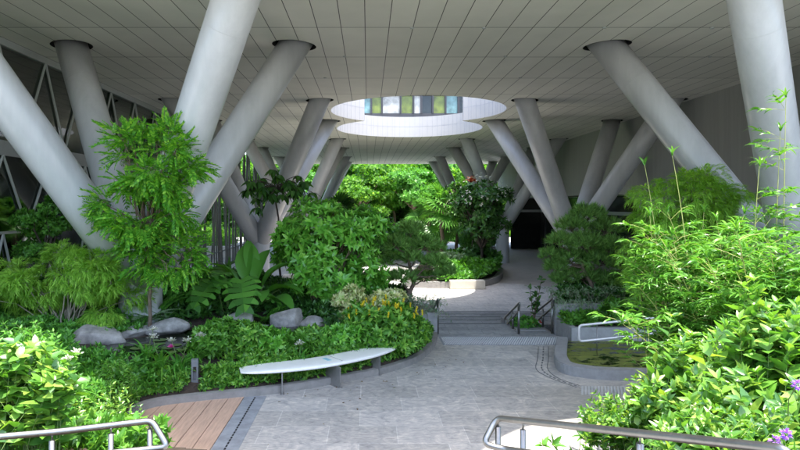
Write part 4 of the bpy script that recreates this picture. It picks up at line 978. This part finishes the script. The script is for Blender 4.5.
# individual plants along the kerb: strappy clumps and leafy shrubs
for i, (px, py, Y, ln, fl_, lab) in enumerate([
    (160, 392, 10.75, .62, 1, 'strappy lily clump with a cream flower head nearest the deck corner'), (180, 384, 10.85, .60, 2, 'strappy lily clump with cream flower heads just left of the bollard light'),
    (146, 380, 11.0, .55, 1, 'strappy lily clump behind the deck corner, left of the row'), (226, 388, 10.92, .40, 0, 'bright strappy clump at the kerb left of the bench tip'),
    (258, 382, 11.05, .34, 0, 'bright strappy clump directly behind the tip of the bench'), (300, 366, 11.7, .42, 1, 'small strappy clump with one flower stalk behind the bench middle'),
    (196, 372, 11.2, .58, 1, 'strappy lily clump with a tall cream flower behind the bollard light')]):
    p = P(px, py, Y); strap_plant('strappy_plant', lab, 'plant', (p.x, Y, HL(p.x, Y)), 46, ln, L['bright'] if i in (0, 3, 4, 6) else L['strap'], 80 + i, .085, (30, 85), fl_, group='strappy clumps along the left kerb', fh=1.05)
for i, (px, py, Y, sx, h_, lab) in enumerate([
    (208, 378, 11.15, .32, .50, 'leafy shrub beside the bollard light, the leftmost shrub of the kerb row'), (240, 372, 11.5, .40, .50, 'leafy shrub behind the bench tip in the kerb row'),
    (268, 366, 11.7, .42, .36, 'leafy shrub between bench tip and first bench leg'), (292, 360, 11.9, .42, .34, 'leafy shrub behind the thin first bench leg'),
    (318, 354, 12.2, .45, .36, 'leafy shrub behind the middle of the bench'), (340, 352, 12.35, .40, .38, 'leafy shrub above the middle bench leg, next to the yellow flowers'),
    (222, 352, 11.6, .28, .5, 'leafy shrub at the pond edge with upright shoots'), (302, 346, 12.9, .4, .22, 'low leafy shrub below the rounded rocks')]):
    Y += .3 if px < 330 else .15; p = P(px, py, Y); blob_plant('leafy_shrub', lab, 'shrub', (p.x, Y, HL(p.x, Y)), [((0, 0, h_ * .55), (sx, .24, h_ * .38), 12)], ROS, L[('bright', 'border', 'glossy')[i % 3]], .135, M['stem_green'], 90 + i, per=26, r=.17, stem_r=.008, group='leafy shrubs along the left kerb')
for i, (px, py, Y, s_, lab) in enumerate([(398, 360, 13.1, .34, 'low bright tufted plant at the kerb below the yellow flowers'), (418, 348, 13.9, .30, 'low bright tufted plant at the kerb by the stairs'), (372, 362, 12.6, .34, 'low bright tufted plant behind the right end of the bench')]):
    p = P(px, py, Y); blob_plant('tufted_plant', lab, 'plant', (p.x, Y, HL(p.x, Y)), [((0, 0, .2), (s_, .25, .14), 9)], ROSD, L['bright'], .12, M['stem_green'], 110 + i, per=40, r=.15, stem_r=.006, group='tufted plants at the kerb')
# behind the pond: strappy dark plants and ferns
for i, (px, py, Y, ln, fl_, lab) in enumerate([
    (168, 312, 14.6, .95, 0, 'tall dark strappy plant behind the sloping pond rock'), (184, 316, 14.9, 1.0, 2, 'tall dark strappy plant with two cream flower heads beyond the pond'), (203, 312, 15.4, 1.05, 1, 'dark strappy plant left of the split leaf plant'),
    (196, 300, 16.6, 1.2, 0, 'dark strappy plant in the shade of the first left column'), (226, 300, 17.0, 1.1, 0, 'dark strappy plant behind the paddle leaves')]):
    p = P(px, py, Y); strap_plant('strappy_plant', lab, 'plant', (p.x, Y, HL(p.x, Y)), 44, ln, L['strap'], 120 + i, .07, (35, 88), fl_, group='dark strappy plants behind the pond', fh=.8)
def fern(label, loc, n, ln, m, seed):
    rng = np.random.default_rng(seed); root = empty('fern', loc, 0, label, 'fern', 'ferns by the pond'); a = rng.uniform(0, 6.28, n); e = np.radians(rng.uniform(15, 75, n)); d = np.stack([np.cos(a) * np.cos(e), np.sin(a) * np.cos(e), np.sin(e)], 1)
    Leaves().add(T_frond(14, .22, .4, .6), np.zeros((n, 3)), d, ln * (.7 + .5 * rng.random(n)), rng, roll=.15).build('fronds', m, root)
for i, (px, py, Y, ln, lab) in enumerate([(146, 318, 13.3, .6, 'pale fern hanging over the flat pond rock'), (158, 312, 13.6, .65, 'fern above the sloping pond rock'), (268, 322, 14.3, .55, 'dark fern between the slab rock and the largest rounded rock'), (205, 322, 14.4, .5, 'small fern at the back pond edge'), (120, 322, 13.4, .5, 'fern under the right side of the weeping shrub')]):
    p = P(px, py, Y); fern(lab, (p.x, Y, max(HL(p.x, Y), p.z - .05) - .02), 20, ln, L['mid'] if i != 0 else L['silver'], 130 + i)

# ------------------------------------------------------------------ plants: near left
def at(px, Y, fn): x = P(px, 0, Y).x; return (x, Y, fn(x, Y))
def tgt(loc, px, py, Y, rx, ry, rz, w): p = P(px, py, Y); return ((p.x - loc[0], p.y - loc[1], p.z - loc[2]), (rx, ry, rz), w)
l_ = at(20, 4.9, HB)
shoot_plant('large_leaf_shrub', 'near shrub with large smooth leaves on open twigs at the left picture edge', 'shrub', l_, [tgt(l_, 18, 368, 4.8, .42, .3, .24, 3), tgt(l_, 58, 378, 4.7, .2, .2, .12, 1.2)], 70, BROAD, .15, L['fore'], M['stem_green'], 141, start=.3, per=7, stem_r=.004, bend=.35, base_spread=.15, el=25, tip=T_rosette(np.random.default_rng(3), BROAD, 5, (15, 60)))
l_ = at(112, 7.3, HB)
shoot_plant('small_leaf_shrub', 'bright small leaved shrub beside the left edge of the deck', 'shrub', l_, [tgt(l_, 112, 405, 7.3, .48, .4, .32, 3), tgt(l_, 135, 430, 7.0, .25, .3, .2, 1), tgt(l_, 85, 430, 7.0, .4, .3, .2, 2)], 120, LEAF, .085, L['fore'], M['stem_green'], 142, start=.25, per=11, stem_r=.004, base_spread=.2)
l_ = at(80, 6.2, HB)
shoot_plant('small_leaf_shrub', 'bright small leaved shrub right behind the near left handrail', 'shrub', l_, [tgt(l_, 85, 435, 6.2, .5, .35, .25, 3), tgt(l_, 25, 430, 6.2, .4, .3, .28, 2)], 110, LEAF, .08, L['fore'], M['stem_green'], 143, start=.25, per=11, stem_r=.004, base_spread=.25)
l_ = at(110, 10.3, HL)
shoot_plant('blue_green_shrub', 'mid green upright shrub in front of the big pale pond rock', 'shrub', l_, [tgt(l_, 92, 370, 10.2, .5, .35, .24, 3), tgt(l_, 72, 362, 10.4, .35, .3, .22, 2), tgt(l_, 70, 375, 10, .4, .3, .25, 1.5)], 120, LEAF, .11, L['mid'], M['stem_green'], 144, start=.25, per=9, stem_r=.005)
l_ = at(28, 8.8, HL)
shoot_plant('blue_green_shrub', 'mid green shrub at the left edge behind the large leaf twigs', 'shrub', l_, [tgt(l_, 20, 335, 8.8, .55, .4, .3, 3), tgt(l_, 40, 360, 8.6, .5, .3, .3, 2)], 120, LEAF, .12, L['mid'], M['stem_green'], 145, start=.25, per=9, stem_r=.005)
l_ = at(150, 9.4, HL); 
shoot_plant('small_leaf_shrub', 'bright upright shrub overhanging the deck corner', 'shrub', (-3.95, 9.3, HL(-3.95, 9.3)), [((0, 0, .5), (.32, .35, .28), 3), ((.1, -.5, .4), (.25, .4, .25), 2)], 70, LEAF, .10, L['bright'], M['stem_green'], 146, start=.2, per=10, stem_r=.004, base_spread=.12)
for i, (px, Y, ln, lab) in enumerate([(40, 7.4, .75, 'arching strap leaved clump with cream flower heads on the near left bank'), (62, 7.9, .7, 'arching strap leaved clump with cream heads next to the bright shrub')]):
    l_ = at(px, Y, HB if Y < 7.75 else HL); strap_plant('strappy_plant', lab, 'plant', l_, 30, ln, L['strap'], 150 + i, .05, (40, 88), 2, group='strappy clumps on the near left bank', fh=1.0, arch=.8)

# ------------------------------------------------------------------ plants: right side
blob_plant('weeping_shrub', 'tall feathery weeping shrub on the right in front of the slanting front right column', 'shrub', (7.75, 15.0, .36),
           [((-.1, -.75, 3.05), (1.3, .45, .85), 30), ((-.55, -.6, 2.2), (1.0, .45, .7), 16), ((.7, -.6, 1.9), (.7, .45, .6), 10), ((-.9, -.6, 1.3), (.5, .35, .4), 5)], WEEP, L['feather'], .42, M['bark_pale'], 161, per=72, r=.33, axis='y', flat=.6, outw=.7, upw=.1, stem_r=.026, trunk=(0, -.2, .8), jit=.35)
def bamboo(label, loc, culms, seed, u0=.18, group='bamboo clumps on the right bank'):
    rng = np.random.default_rng(seed); root = empty('bamboo', loc, 0, label, 'bamboo', group); lv = Leaves(); mb = MB(); tp = T_strap(.13, .35, 4)
    for (dx, dy, h_, lx, ly, dens) in culms:
        b = np.array((dx, dy, -.05)); e = np.array((dx + lx, dy + ly, h_)); c = np.array((dx + lx * .15, dy + ly * .15, h_ * .6)); t = np.linspace(0, 1, 12)[:, None]; pts = b * (1 - t) ** 2 + c * 2 * t * (1 - t) + e * t * t
        mb.tube(pts, np.linspace(.012, .004, 12), 5, caps=False)
        for u in np.arange(u0, 1.0, .055):
            if rng.random() > dens * (1.15 if .3 < u < .85 else .8): continue
            p = b * (1 - u) ** 2 + c * 2 * u * (1 - u) + e * u * u
            for _ in range(2):
                a = rng.random() * 6.28; tw = p + np.array((math.cos(a) * .28, math.sin(a) * .28, .12 + rng.normal() * .06)) * rng.uniform(.6, 1.5); mb.tube(curve(p, tw, .08, rng, 4), .0028, 3, caps=False)
                for f in (.55, .8, 1):
                    pp = p + (tw - p) * f; k = 4; aa = a + np.linspace(-1.1, 1.1, k) + rng.normal(0, .25, k); d = np.stack([np.cos(aa), np.sin(aa), rng.uniform(-.15, .45, k)], 1); lv.add(tp, np.repeat(pp[None], k, 0), d, rng.uniform(.14, .25, k), rng, roll=.5)
        k = 5; aa = rng.random() * 6 + np.arange(k) * 1.25; lv.add(tp, np.repeat(e[None], k, 0), np.stack([np.cos(aa) * .5, np.sin(aa) * .5, np.full(k, .8)], 1), .2, rng)
    mb.build('culms', M['culm'], root, True); lv.build('foliage', L['bright'], root)
rg = np.random.default_rng(170)
def culm_set(n, sx, sy, h0, h1, d): return [(rg.normal() * sx, rg.normal() * sy, rg.uniform(h0, h1), rg.normal() * .5, rg.normal() * .3, d) for _ in range(n)]
l_ = at(735, 8.6, HR); bamboo('large bamboo clump at the right edge in front of the front right column', l_, culm_set(36, .40, .35, 1.8, 3.0, .85) + [(.55, 0, 4.1, .1, 0, .45), (.75, .1, 4.6, .05, 0, .5), (.2, 0, 3.6, .15, 0, .35), (-.55, .0, 3.75, -.35, 0, .06)], 171)
l_ = at(712, 8.2, HR); bamboo('lower bamboo clump in the middle of the right bank, one stem leaning left', l_, culm_set(20, .22, .28, 1.3, 2.05, .9) + [(-.1, 0, 1.95, -.80, .2, .6), (-.1, .1, 2.05, -.6, .2, .7)], 172, .5)
l_ = at(790, 7.2, HR); bamboo('bamboo clump at the extreme right edge, nearest of the clumps', l_, culm_set(28, .3, .3, 1.5, 2.5, .9), 173)
l_ = at(704, 9.6, HR); bamboo('slender bamboo clump at the left of the bank with a bare tall shoot', l_, culm_set(12, .2, .2, .8, 1.5, .8) + [(-.6, 0, 3.75, -.35, 0, .04), (-.1, 0, 3.0, .1, 0, .25)], 174, .45)
TIPF = T_rosette(np.random.default_rng(77), LEAF, 6, (20, 65))
l_ = at(630, 5.6, HR)
shoot_plant('leafy_bank_shrub', 'bright low shrub hanging over the plaza edge above the right handrail', 'shrub', l_, [tgt(l_, 610, 414, 5.6, .24, .35, .17, 3), tgt(l_, 652, 396, 5.6, .24, .3, .2, 2)], 110, LEAF, .092, L['fore'], M['stem_green'], 181, start=.35, per=10, stem_r=.004, tip=TIPF, base_spread=.15)
l_ = at(680, 5.4, HR)
shoot_plant('leafy_bank_shrub', 'tall bright shrub with broad pale leaves in the middle of the right bank', 'shrub', l_, [tgt(l_, 690, 362, 5.4, .24, .35, .28, 3), tgt(l_, 700, 345, 5.4, .4, .35, .32, 3), tgt(l_, 690, 395, 5.2, .5, .4, .25, 3)], 120, BROAD, .145, L['fore'], M['stem_green'], 182, start=.3, per=10, stem_r=.005, tip=TIPF, base_spread=.2)
l_ = at(770, 4.6, HR)
shoot_plant('leafy_bank_shrub', 'largest leaved bright shrub at the right picture edge with purple flowers', 'shrub', l_, [tgt(l_, 750, 345, 4.6, .35, .3, .26, 3), tgt(l_, 785, 330, 4.6, .25, .3, .26, 2), tgt(l_, 750, 400, 4.3, .45, .35, .2, 3), tgt(l_, 748, 290, 4.8, .1, .1, .1, .25)], 95, BROAD, .155, L['fore'], M['stem_green'], 183, start=.3, per=10, stem_r=.005, tip=TIPF, base_spread=.2)
shb = [o for o in S.objects if o.get('label', '').startswith('largest leaved')][0]
for px, py, Y in ((797, 385, 3.6), (786, 434, 3.3), (775, 441, 3.3)):
    p = P(px, py, Y) - shb.location; rng = np.random.default_rng(px); d = rdir(rng, 40); fl2 = Leaves().add(T_dia(.6), np.array(p) + d * .012, d, .026, rng).build('flower_head', L['purple'], shb)
    MB().tube(curve((p.x * .5, p.y * .4, 0), p, .05, rng, 6), .003, 4).build('flower_stalk', M['stem_green'], fl2)
l_ = at(700, 3.9, HR)
shoot_plant('leafy_bank_shrub', 'nearest bright shrub at the bottom right behind the near handrail', 'shrub', l_, [tgt(l_, 710, 425, 4.1, .30, .25, .14, 3), tgt(l_, 668, 432, 4.3, .12, .15, .10, 1), tgt(l_, 770, 425, 3.9, .3, .2, .14, 2)], 90, LEAF, .10, L['fore'], M['stem_green'], 184, start=.3, per=10, stem_r=.004, tip=TIPF, base_spread=.2)
for i, (px, Y, ln, lab) in enumerate([(642, 15.2, .9, 'dark grassy clump beside the weeping shrub, left of three'), (668, 15.3, .95, 'dark grassy clump under the weeping shrub, middle of three'), (695, 15.2, .9, 'dark grassy clump under the weeping shrub, right of three')]):
    x = P(px, 0, Y).x; strap_plant('grassy_clump', lab, 'plant', (x, Y, .38), 70, ln, L['strap'], 190 + i, .035, (50, 88), group='grassy clumps on the right planter', arch=.7)
x = P(617, 0, 15).x; blob_plant('bright_leaf_plant', 'small plant with bright upturned leaves on the low planter wall near the handrail', 'plant', (x, 15.0, .38), [((0, 0, .4), (.25, .2, .2), 6)], ROSB, L['bright'], .19, M['stem_green'], 195, per=10, r=.16, stem_r=.008)
q = P(534, 0, 17.2)
rng = np.random.default_rng(196); sap = empty('dark_sapling', (q.x, 17.2, 0), 0, 'slim sapling with dark rounded leaves between the stair handrails', 'sapling'); mb = MB(); lv = Leaves()
for (ex, ez, n) in ((.22, 1.38, 22), (-.12, 1.15, 18), (.05, .8, 12), (.12, 1.05, 12)):
    c = curve((0, 0, -.05), (ex, 0, ez), .02, rng, 10, .02); mb.tube(c, np.linspace(.012, .005, 10), 5); ii = rng.uniform(3, 9, n); pp = np.stack([np.interp(ii, range(10), c[:, k]) for k in range(3)], 1); d = rdir(rng, n) + np.array((0, 0, .3)); lv.add(T_leaf(.6, .06, .1), pp, d, .17, rng)
mb.build('stem', M['bark'], sap); lv.build('leaves', L['dark'], sap)
q = P(530, 0, 16.7); blob_plant('low_green_plant', 'low green plant with red flowers in the box between the stair handrails', 'plant', (4.42, 16.75, 0), [((0, 0, .12), (.33, .4, .1), 10)], ROS, L['mid'], .10, M['stem_green'], 197, per=18, r=.12, stem_r=.006)
lg = [o for o in S.objects if o.get('label', '').startswith('low green plant with red')][0]
for (x_, y_, z_) in ((.3, -.35, .22), (.1, -.3, .2)):
    rng = np.random.default_rng(5); d = rdir(rng, 14); Leaves().add(T_leaf(.6), np.array((x_, y_, z_)) + d * .01, d, .05, rng).build('flower', L['red'], lg)

# ------------------------------------------------------------------ planter and plants under the opening
pl = [F(402, 287, LOW), F(440, 288.2, LOW), F(478, 287.2, LOW), F(496, 283, LOW), F(501, 276, LOW), F(498, 270, LOW), F(480, 266, LOW), F(420, 266, LOW)]
plr = rounded([(p.x, p.y, 0) for p in pl], 1.0, 5, True)
pe = empty('round_planter', (4.8, 34, LOW), 0, 'low curved grey planter with clipped hedge under the double opening', 'planter')
mb = sweep_wall(MB(), plr + [plr[0]], .3, 0, .32); mb.build('kerb', M['granite'], pe, loc=(-4.8, -34, 0)); MB().poly([(p.x, p.y, .26) for p in plr]).build('soil', M['soil'], pe, loc=(-4.8, -34, 0))
tag(MB().bx(4.1, 5.85, 29.9, 30.45, LOW, LOW + .42).build('stone_bench', M['cream_stone'], bevel=.02), 'pale stone bench block in front of the round planter', 'bench')
tag(MB().bx(-.35, 1.35, 27.2, 27.9, LOW, LOW + .45).build('stone_bench', M['cream_stone'], bevel=.02), 'short pale stone bench block beside the broad leafy shrub', 'bench')
tag(MB().bx(-4.5, .8, 31.5, 32.2, LOW, LOW + .5).build('stone_bench', M['cream_stone'], bevel=.02), 'pale stone block farther back, half hidden behind the variegated shrub', 'bench')
PLZ = LOW + .26
pin_ = lambda x, y: inpoly(x, y, [(p.x, p.y) for p in plr])
pt = scatter(lambda x, y: x * 0 + PLZ, 1, 9, 30, 41, 9000, 201, pin_, -9); pt = pt[pt[:, 0] > 3.6 + .1 * (pt[:, 1] - 30)]
rng = np.random.default_rng(9); hz = .12 + .85 * np.clip((pt[:, 1] - 30.2) / 2.4, .15, 1) * (.75 + .3 * vnoise(pt[:, 0] * .9, pt[:, 1] * .9, 3)) * rng.random(len(pt)) ** .4
cover('clipped_hedge', 'clipped grassy hedge filling the round planter', 'hedge', pt, hz, ROSD, .26, L['mid'], 202, up=.9)
q = P(452, 265, 33.2); blob_plant('pale_leaf_shrub', 'pale green shrub at the left end of the round planter', 'shrub', (q.x, 33.2, PLZ), [((0, 0, .65), (.75, .6, .45), 12)], ROSD, L['silver'], .28, M['bark'], 203, per=30, r=.3)
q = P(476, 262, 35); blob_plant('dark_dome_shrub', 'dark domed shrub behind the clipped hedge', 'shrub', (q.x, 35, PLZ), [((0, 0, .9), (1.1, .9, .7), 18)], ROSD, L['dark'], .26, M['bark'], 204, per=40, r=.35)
q = P(481, 0, 33.5); blob_plant('flowering_tree', 'dark leaved multi stem tree with white blossoms under the opening', 'tree', (q.x, 33.6, PLZ),
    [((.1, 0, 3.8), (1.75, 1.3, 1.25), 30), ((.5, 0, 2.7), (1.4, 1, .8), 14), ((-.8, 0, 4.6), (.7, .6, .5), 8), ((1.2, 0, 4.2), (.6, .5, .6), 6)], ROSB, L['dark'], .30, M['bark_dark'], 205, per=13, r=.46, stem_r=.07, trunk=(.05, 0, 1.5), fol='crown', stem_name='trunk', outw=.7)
ft = [o for o in S.objects if o.get('label', '').startswith('dark leaved multi')][0]
rng = np.random.default_rng(12); d = rdir(rng, 130); d[:, 2] = np.abs(d[:, 2]); p = np.array((.0, 0, 3.9)) + d * np.array((1.8, 1.4, 1.75)) * (.9 + .15 * rng.random((130, 1))); tag(Leaves().add(T_rosette(rng, T_dia(.6), 5), p, d, .12, rng, 'z').build('blossoms', L['white'], ft), kind='stuff')
def fan_palm(label, loc, h_, n, s_, seed, m='palm'):
    rng = np.random.default_rng(seed); root = empty('fan_palm', loc, 0, label, 'palm', 'fan palms beyond the planter'); MB().tube(curve((0, 0, -.1), (.1, 0, h_), 0, rng, 8, .02), np.linspace(.15, .10, 8), 8).build('trunk', M['bark'], root, True); lv = Leaves(); mb = MB(); T = T_fan()
    for i in range(n):
        a = i * 2.4; e = R(rng.uniform(-35, 75)); d = np.array((math.cos(a) * math.cos(e), math.sin(a) * math.cos(e), math.sin(e))); b = np.array((.1, 0, h_)); q_ = b + d * s_ * .9; mb.tube([b, q_], .018, 4, caps=False); dd = d + np.array((0, 0, -.35)); lv.add(T, q_[None], dd[None], s_, rng, roll=.3)
    mb.build('leaf_stalk', M['stem_green'], root); lv.build('crown', L[m], root)
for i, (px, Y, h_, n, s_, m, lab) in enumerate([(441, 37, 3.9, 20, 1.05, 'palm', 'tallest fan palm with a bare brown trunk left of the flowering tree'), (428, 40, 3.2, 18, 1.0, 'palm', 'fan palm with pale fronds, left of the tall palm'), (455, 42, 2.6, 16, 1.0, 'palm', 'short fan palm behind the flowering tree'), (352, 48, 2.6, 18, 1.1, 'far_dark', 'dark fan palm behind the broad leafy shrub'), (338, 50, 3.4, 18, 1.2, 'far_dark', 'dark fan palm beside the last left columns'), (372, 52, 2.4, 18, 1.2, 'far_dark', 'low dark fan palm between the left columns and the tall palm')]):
    fan_palm(lab, (P(px, 0, Y).x, Y, LOW if i > 2 or i == 1 else LOW), h_, n, s_, 210 + i, m)
q = P(469, 0, 39); strap_plant('red_leaf_plant', 'tall plant with a tuft of red leaves above the flowering tree', 'plant', (q.x, 39, 4.75), 1, .01, L['redleaf'], 219) if False else None
rng = np.random.default_rng(219); rl = empty('red_leaf_plant', (P(471, 0, 36).x, 36, PLZ), 0, 'tall stem with a tuft of red leaves rising behind the flowering tree', 'plant'); MB().tube(curve((0, 0, -.1), (0, 0, 5.3), 0, rng, 6, .02), .035, 6).build('stem', M['bark_dark'], rl); a = rng.uniform(0, 6.28, 26); e = rng.uniform(.2, 1.4, 26)
Leaves().add(T_strap(.2, .5, 5), np.repeat(np.array([[0, 0, 5.3]]), 26, 0), np.stack([np.cos(a) * np.cos(e), np.sin(a) * np.cos(e), np.sin(e)], 1), .55, rng).build('leaves', L['redleaf'], rl)
for i, (px, Y, s_, h_, m, lab) in enumerate([(400, 47, 1.6, 1.3, 'mid', 'mid green shrub mass beyond the left pine'), (360, 44, 1.5, 1.5, 'dark', 'dark shrub behind the broad leafy shrub'), (425, 56, 1.8, 1.2, 'mid', 'shrub beyond the tall fan palm trunk'), (380, 58, 2.0, 1.8, 'mid', 'shrub mass at the edge of the far garden'), (318, 52, 1.6, 1.6, 'dark', 'dark shrub at the foot of the third left column'), (487, 60, 1.6, 2.6, 'dark', 'dark shrub behind the round foot right of the hedge planter'), (470, 57, 1.4, 2.0, 'mid', 'mid green shrub glimpsed under the flowering tree')]):
    blob_plant('garden_shrub', lab, 'shrub', (P(px, 0, Y).x, Y, LOW), [((0, 0, h_ * .6), (s_, s_ * .7, h_ * .55), 20)], ROSD, L[m], .4, M['bark'], 225 + i, per=30, r=.5, group='shrubs under the far end of the hall')
pt = scatter(lambda x, y: x * 0 - .92, -34, -14.2, 33, 66, 7500, 240, lambda x, y: vnoise(x * .12, y * .12, 3) > .35, -9); cover('garden_undergrowth', 'sunlit undergrowth beyond the bar screen', 'undergrowth', pt, .1 + .8 * np.random.default_rng(5).random(len(pt)), ROSD, .5, L['far'], 241)
pt = scatter(lambda x, y: x * 0 - .92, -34, 40, 79, 92, 14000, 242, None, -9); cover('garden_undergrowth', 'sunlit undergrowth below the trees at the far end', 'undergrowth', pt, .1 + 1.1 * vnoise(pt[:, 0] * .4, pt[:, 1] * .4, 3) * np.random.default_rng(5).random(len(pt)), ROSD, .55, L['far'], 243)

# ------------------------------------------------------------------ trees of the garden beyond
def garden_tree(label, x, y, h_, rad, seed, m='far', n=22, leaf=.55, per=70, layer=.45):
    rng = np.random.default_rng(seed); root = empty('garden_tree', (x, y, -.95), 0, label, 'tree', 'trees in the garden beyond the building'); mb = MB(); lv = Leaves(); hb = h_ * .38; mb.tube(curve((0, 0, -.2), (rng.normal() * .3, 0, hb), 0, rng, 7, .04), np.linspace(.26, .17, 7), 8)
    cs, rs = clumps(rng, (0, 0, h_ * .62), (rad, rad, h_ * .36), n, rad * .36, .35)
    for c in cs: mb.tube(curve((0, 0, hb * .95), c, .1, rng, 6), np.linspace(.1, .025, 6), 5, caps=False)
    p, d = clump_points(rng, cs, rs, per, (0, 0, h_ * .5), layer, .5, .35)
    for q in range(3): lv.add(ROSD[q], p[q::3], d[q::3], leaf * (.7 + .6 * rng.random(len(p[q::3]))), rng, 'z', jit=.3)
    mb.build('trunk', M['bark'], root, True); lv.build('crown', L[m], root); return root
TL = [(-1, 68, 9.5, 4.2, 'far', 'bright layered tree at the centre of the far garden'), (5.5, 70, 10.5, 4.6, 'mid', 'bright tree behind the tall fan palm'), (-7, 69, 10, 4.2, 'mid', 'tree just right of the last left columns'), (12, 69, 10, 4.4, 'far', 'tree behind the flowering tree, right of centre'),
      (2, 76, 13.5, 5.5, 'far', 'tall pale green tree in the second row at the centre'), (-5, 78, 13.5, 5.5, 'far', 'tall tree in the second row left of centre'), (9.5, 78, 13.5, 5.5, 'mid', 'tall tree in the second row right of centre'), (-14, 70, 11, 5, 'far', 'tree seen between the left columns'),
      (-22, 66, 11, 5, 'far_dark', 'darker tree behind the bar screen, right one'), (-19, 52, 8.5, 3.8, 'far', 'small bright tree close behind the bar screen'), (-28, 58, 12, 5.5, 'far', 'large tree at the left behind the bar screen'), (18, 74, 12, 5.2, 'far', 'tree behind the far right columns'),
      (-14, 82, 14, 6, 'far_dark', 'dark tall tree at the back left'), (25, 72, 11, 5, 'far_dark', 'dark tree beyond the right wall'), (4, 88, 15, 7, 'far_dark', 'dark tall tree at the back centre'), (14, 88, 15, 7, 'far_dark', 'dark tall tree at the back right'), (-5, 90, 15, 7, 'far_dark', 'dark tall tree at the back left of centre'), (-19, 40, 6.5, 2.6, 'far_dark', 'small dark tree near the bar screen front')]
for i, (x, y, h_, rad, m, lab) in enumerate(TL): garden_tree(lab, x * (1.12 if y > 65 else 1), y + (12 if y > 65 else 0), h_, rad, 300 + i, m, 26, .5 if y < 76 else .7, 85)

rng = np.random.default_rng(401); n = 30000; X_ = rng.uniform(-75, 75, n); top = 6.5 + 3 * vnoise(X_ * .13, X_ * 0 + 2, 4); pt = np.stack([X_, rng.uniform(103, 109, n), -.9 + (top + .9) * rng.random(n)], 1)
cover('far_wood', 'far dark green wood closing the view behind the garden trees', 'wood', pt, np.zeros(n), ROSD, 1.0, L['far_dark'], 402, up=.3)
for i, (x, y, s_, h_, m, lab) in enumerate([(-6.5, 65.5, 2.4, 3.4, 'dark', 'dark bushy shrub at the far left end of the hall'), (-2.5, 68, 2.6, 3.2, 'dark', 'dark bushy shrub in front of the far centre trees'), (1.5, 66, 2.2, 2.6, 'mid', 'mid green bushy shrub in front of the far centre trees'), (5.5, 68, 2.2, 2.4, 'dark', 'dark bushy shrub behind the short fan palm'), (9.5, 70, 2.0, 2.0, 'mid', 'mid green bushy shrub at the far right of the hall'), (-10.5, 67, 2.6, 3.0, 'mid', 'mid green bushy shrub seen past the bar screen end')]):
    blob_plant('far_shrub', lab, 'shrub', (x, y, LOW), [((0, 0, h_ * .55), (s_, s_ * .6, h_ * .5), 24)], ROSD, L[m], .5, M['bark'], 410 + i, per=34, r=.7, group='shrubs at the far end of the hall')

rng = np.random.default_rng(431); n = 46; u = rng.integers(6, len(KERB) - 1, n); px_ = KX[u] + rng.normal(.25, .35, n) + .1; py_ = KY[u] - np.abs(rng.normal(.12, .35, n)) - .1
ex = np.stack([rng.uniform(-1.5, 4.5, 26), rng.uniform(8.4, 14, 26)], 1); px_ = np.concatenate([px_, ex[:, 0]]); py_ = np.concatenate([py_, ex[:, 1]]); ok = (px_ > -1.7) & ~inpoly(px_, py_, BEDL) & ((px_ < 3.5) | (py_ < 11)); n = ok.sum()
dd = rng.normal(size=(n, 3)); dd[:, 2] = .04; L['litter'] = leafmat('dry_leaf', [(.10, .06, .025), (.2, .13, .05), (.16, .17, .05)], .7, .1)
tag(Leaves().add(T_leaf(.45, .1, .1), np.stack([px_[ok], py_[ok], np.full(n, .008)], 1), dd, rng.uniform(.03, .075, n), rng, roll=.2).build('leaf_litter', L['litter']), 'few dry leaves fallen on the grey paving', 'leaf litter', kind='stuff')
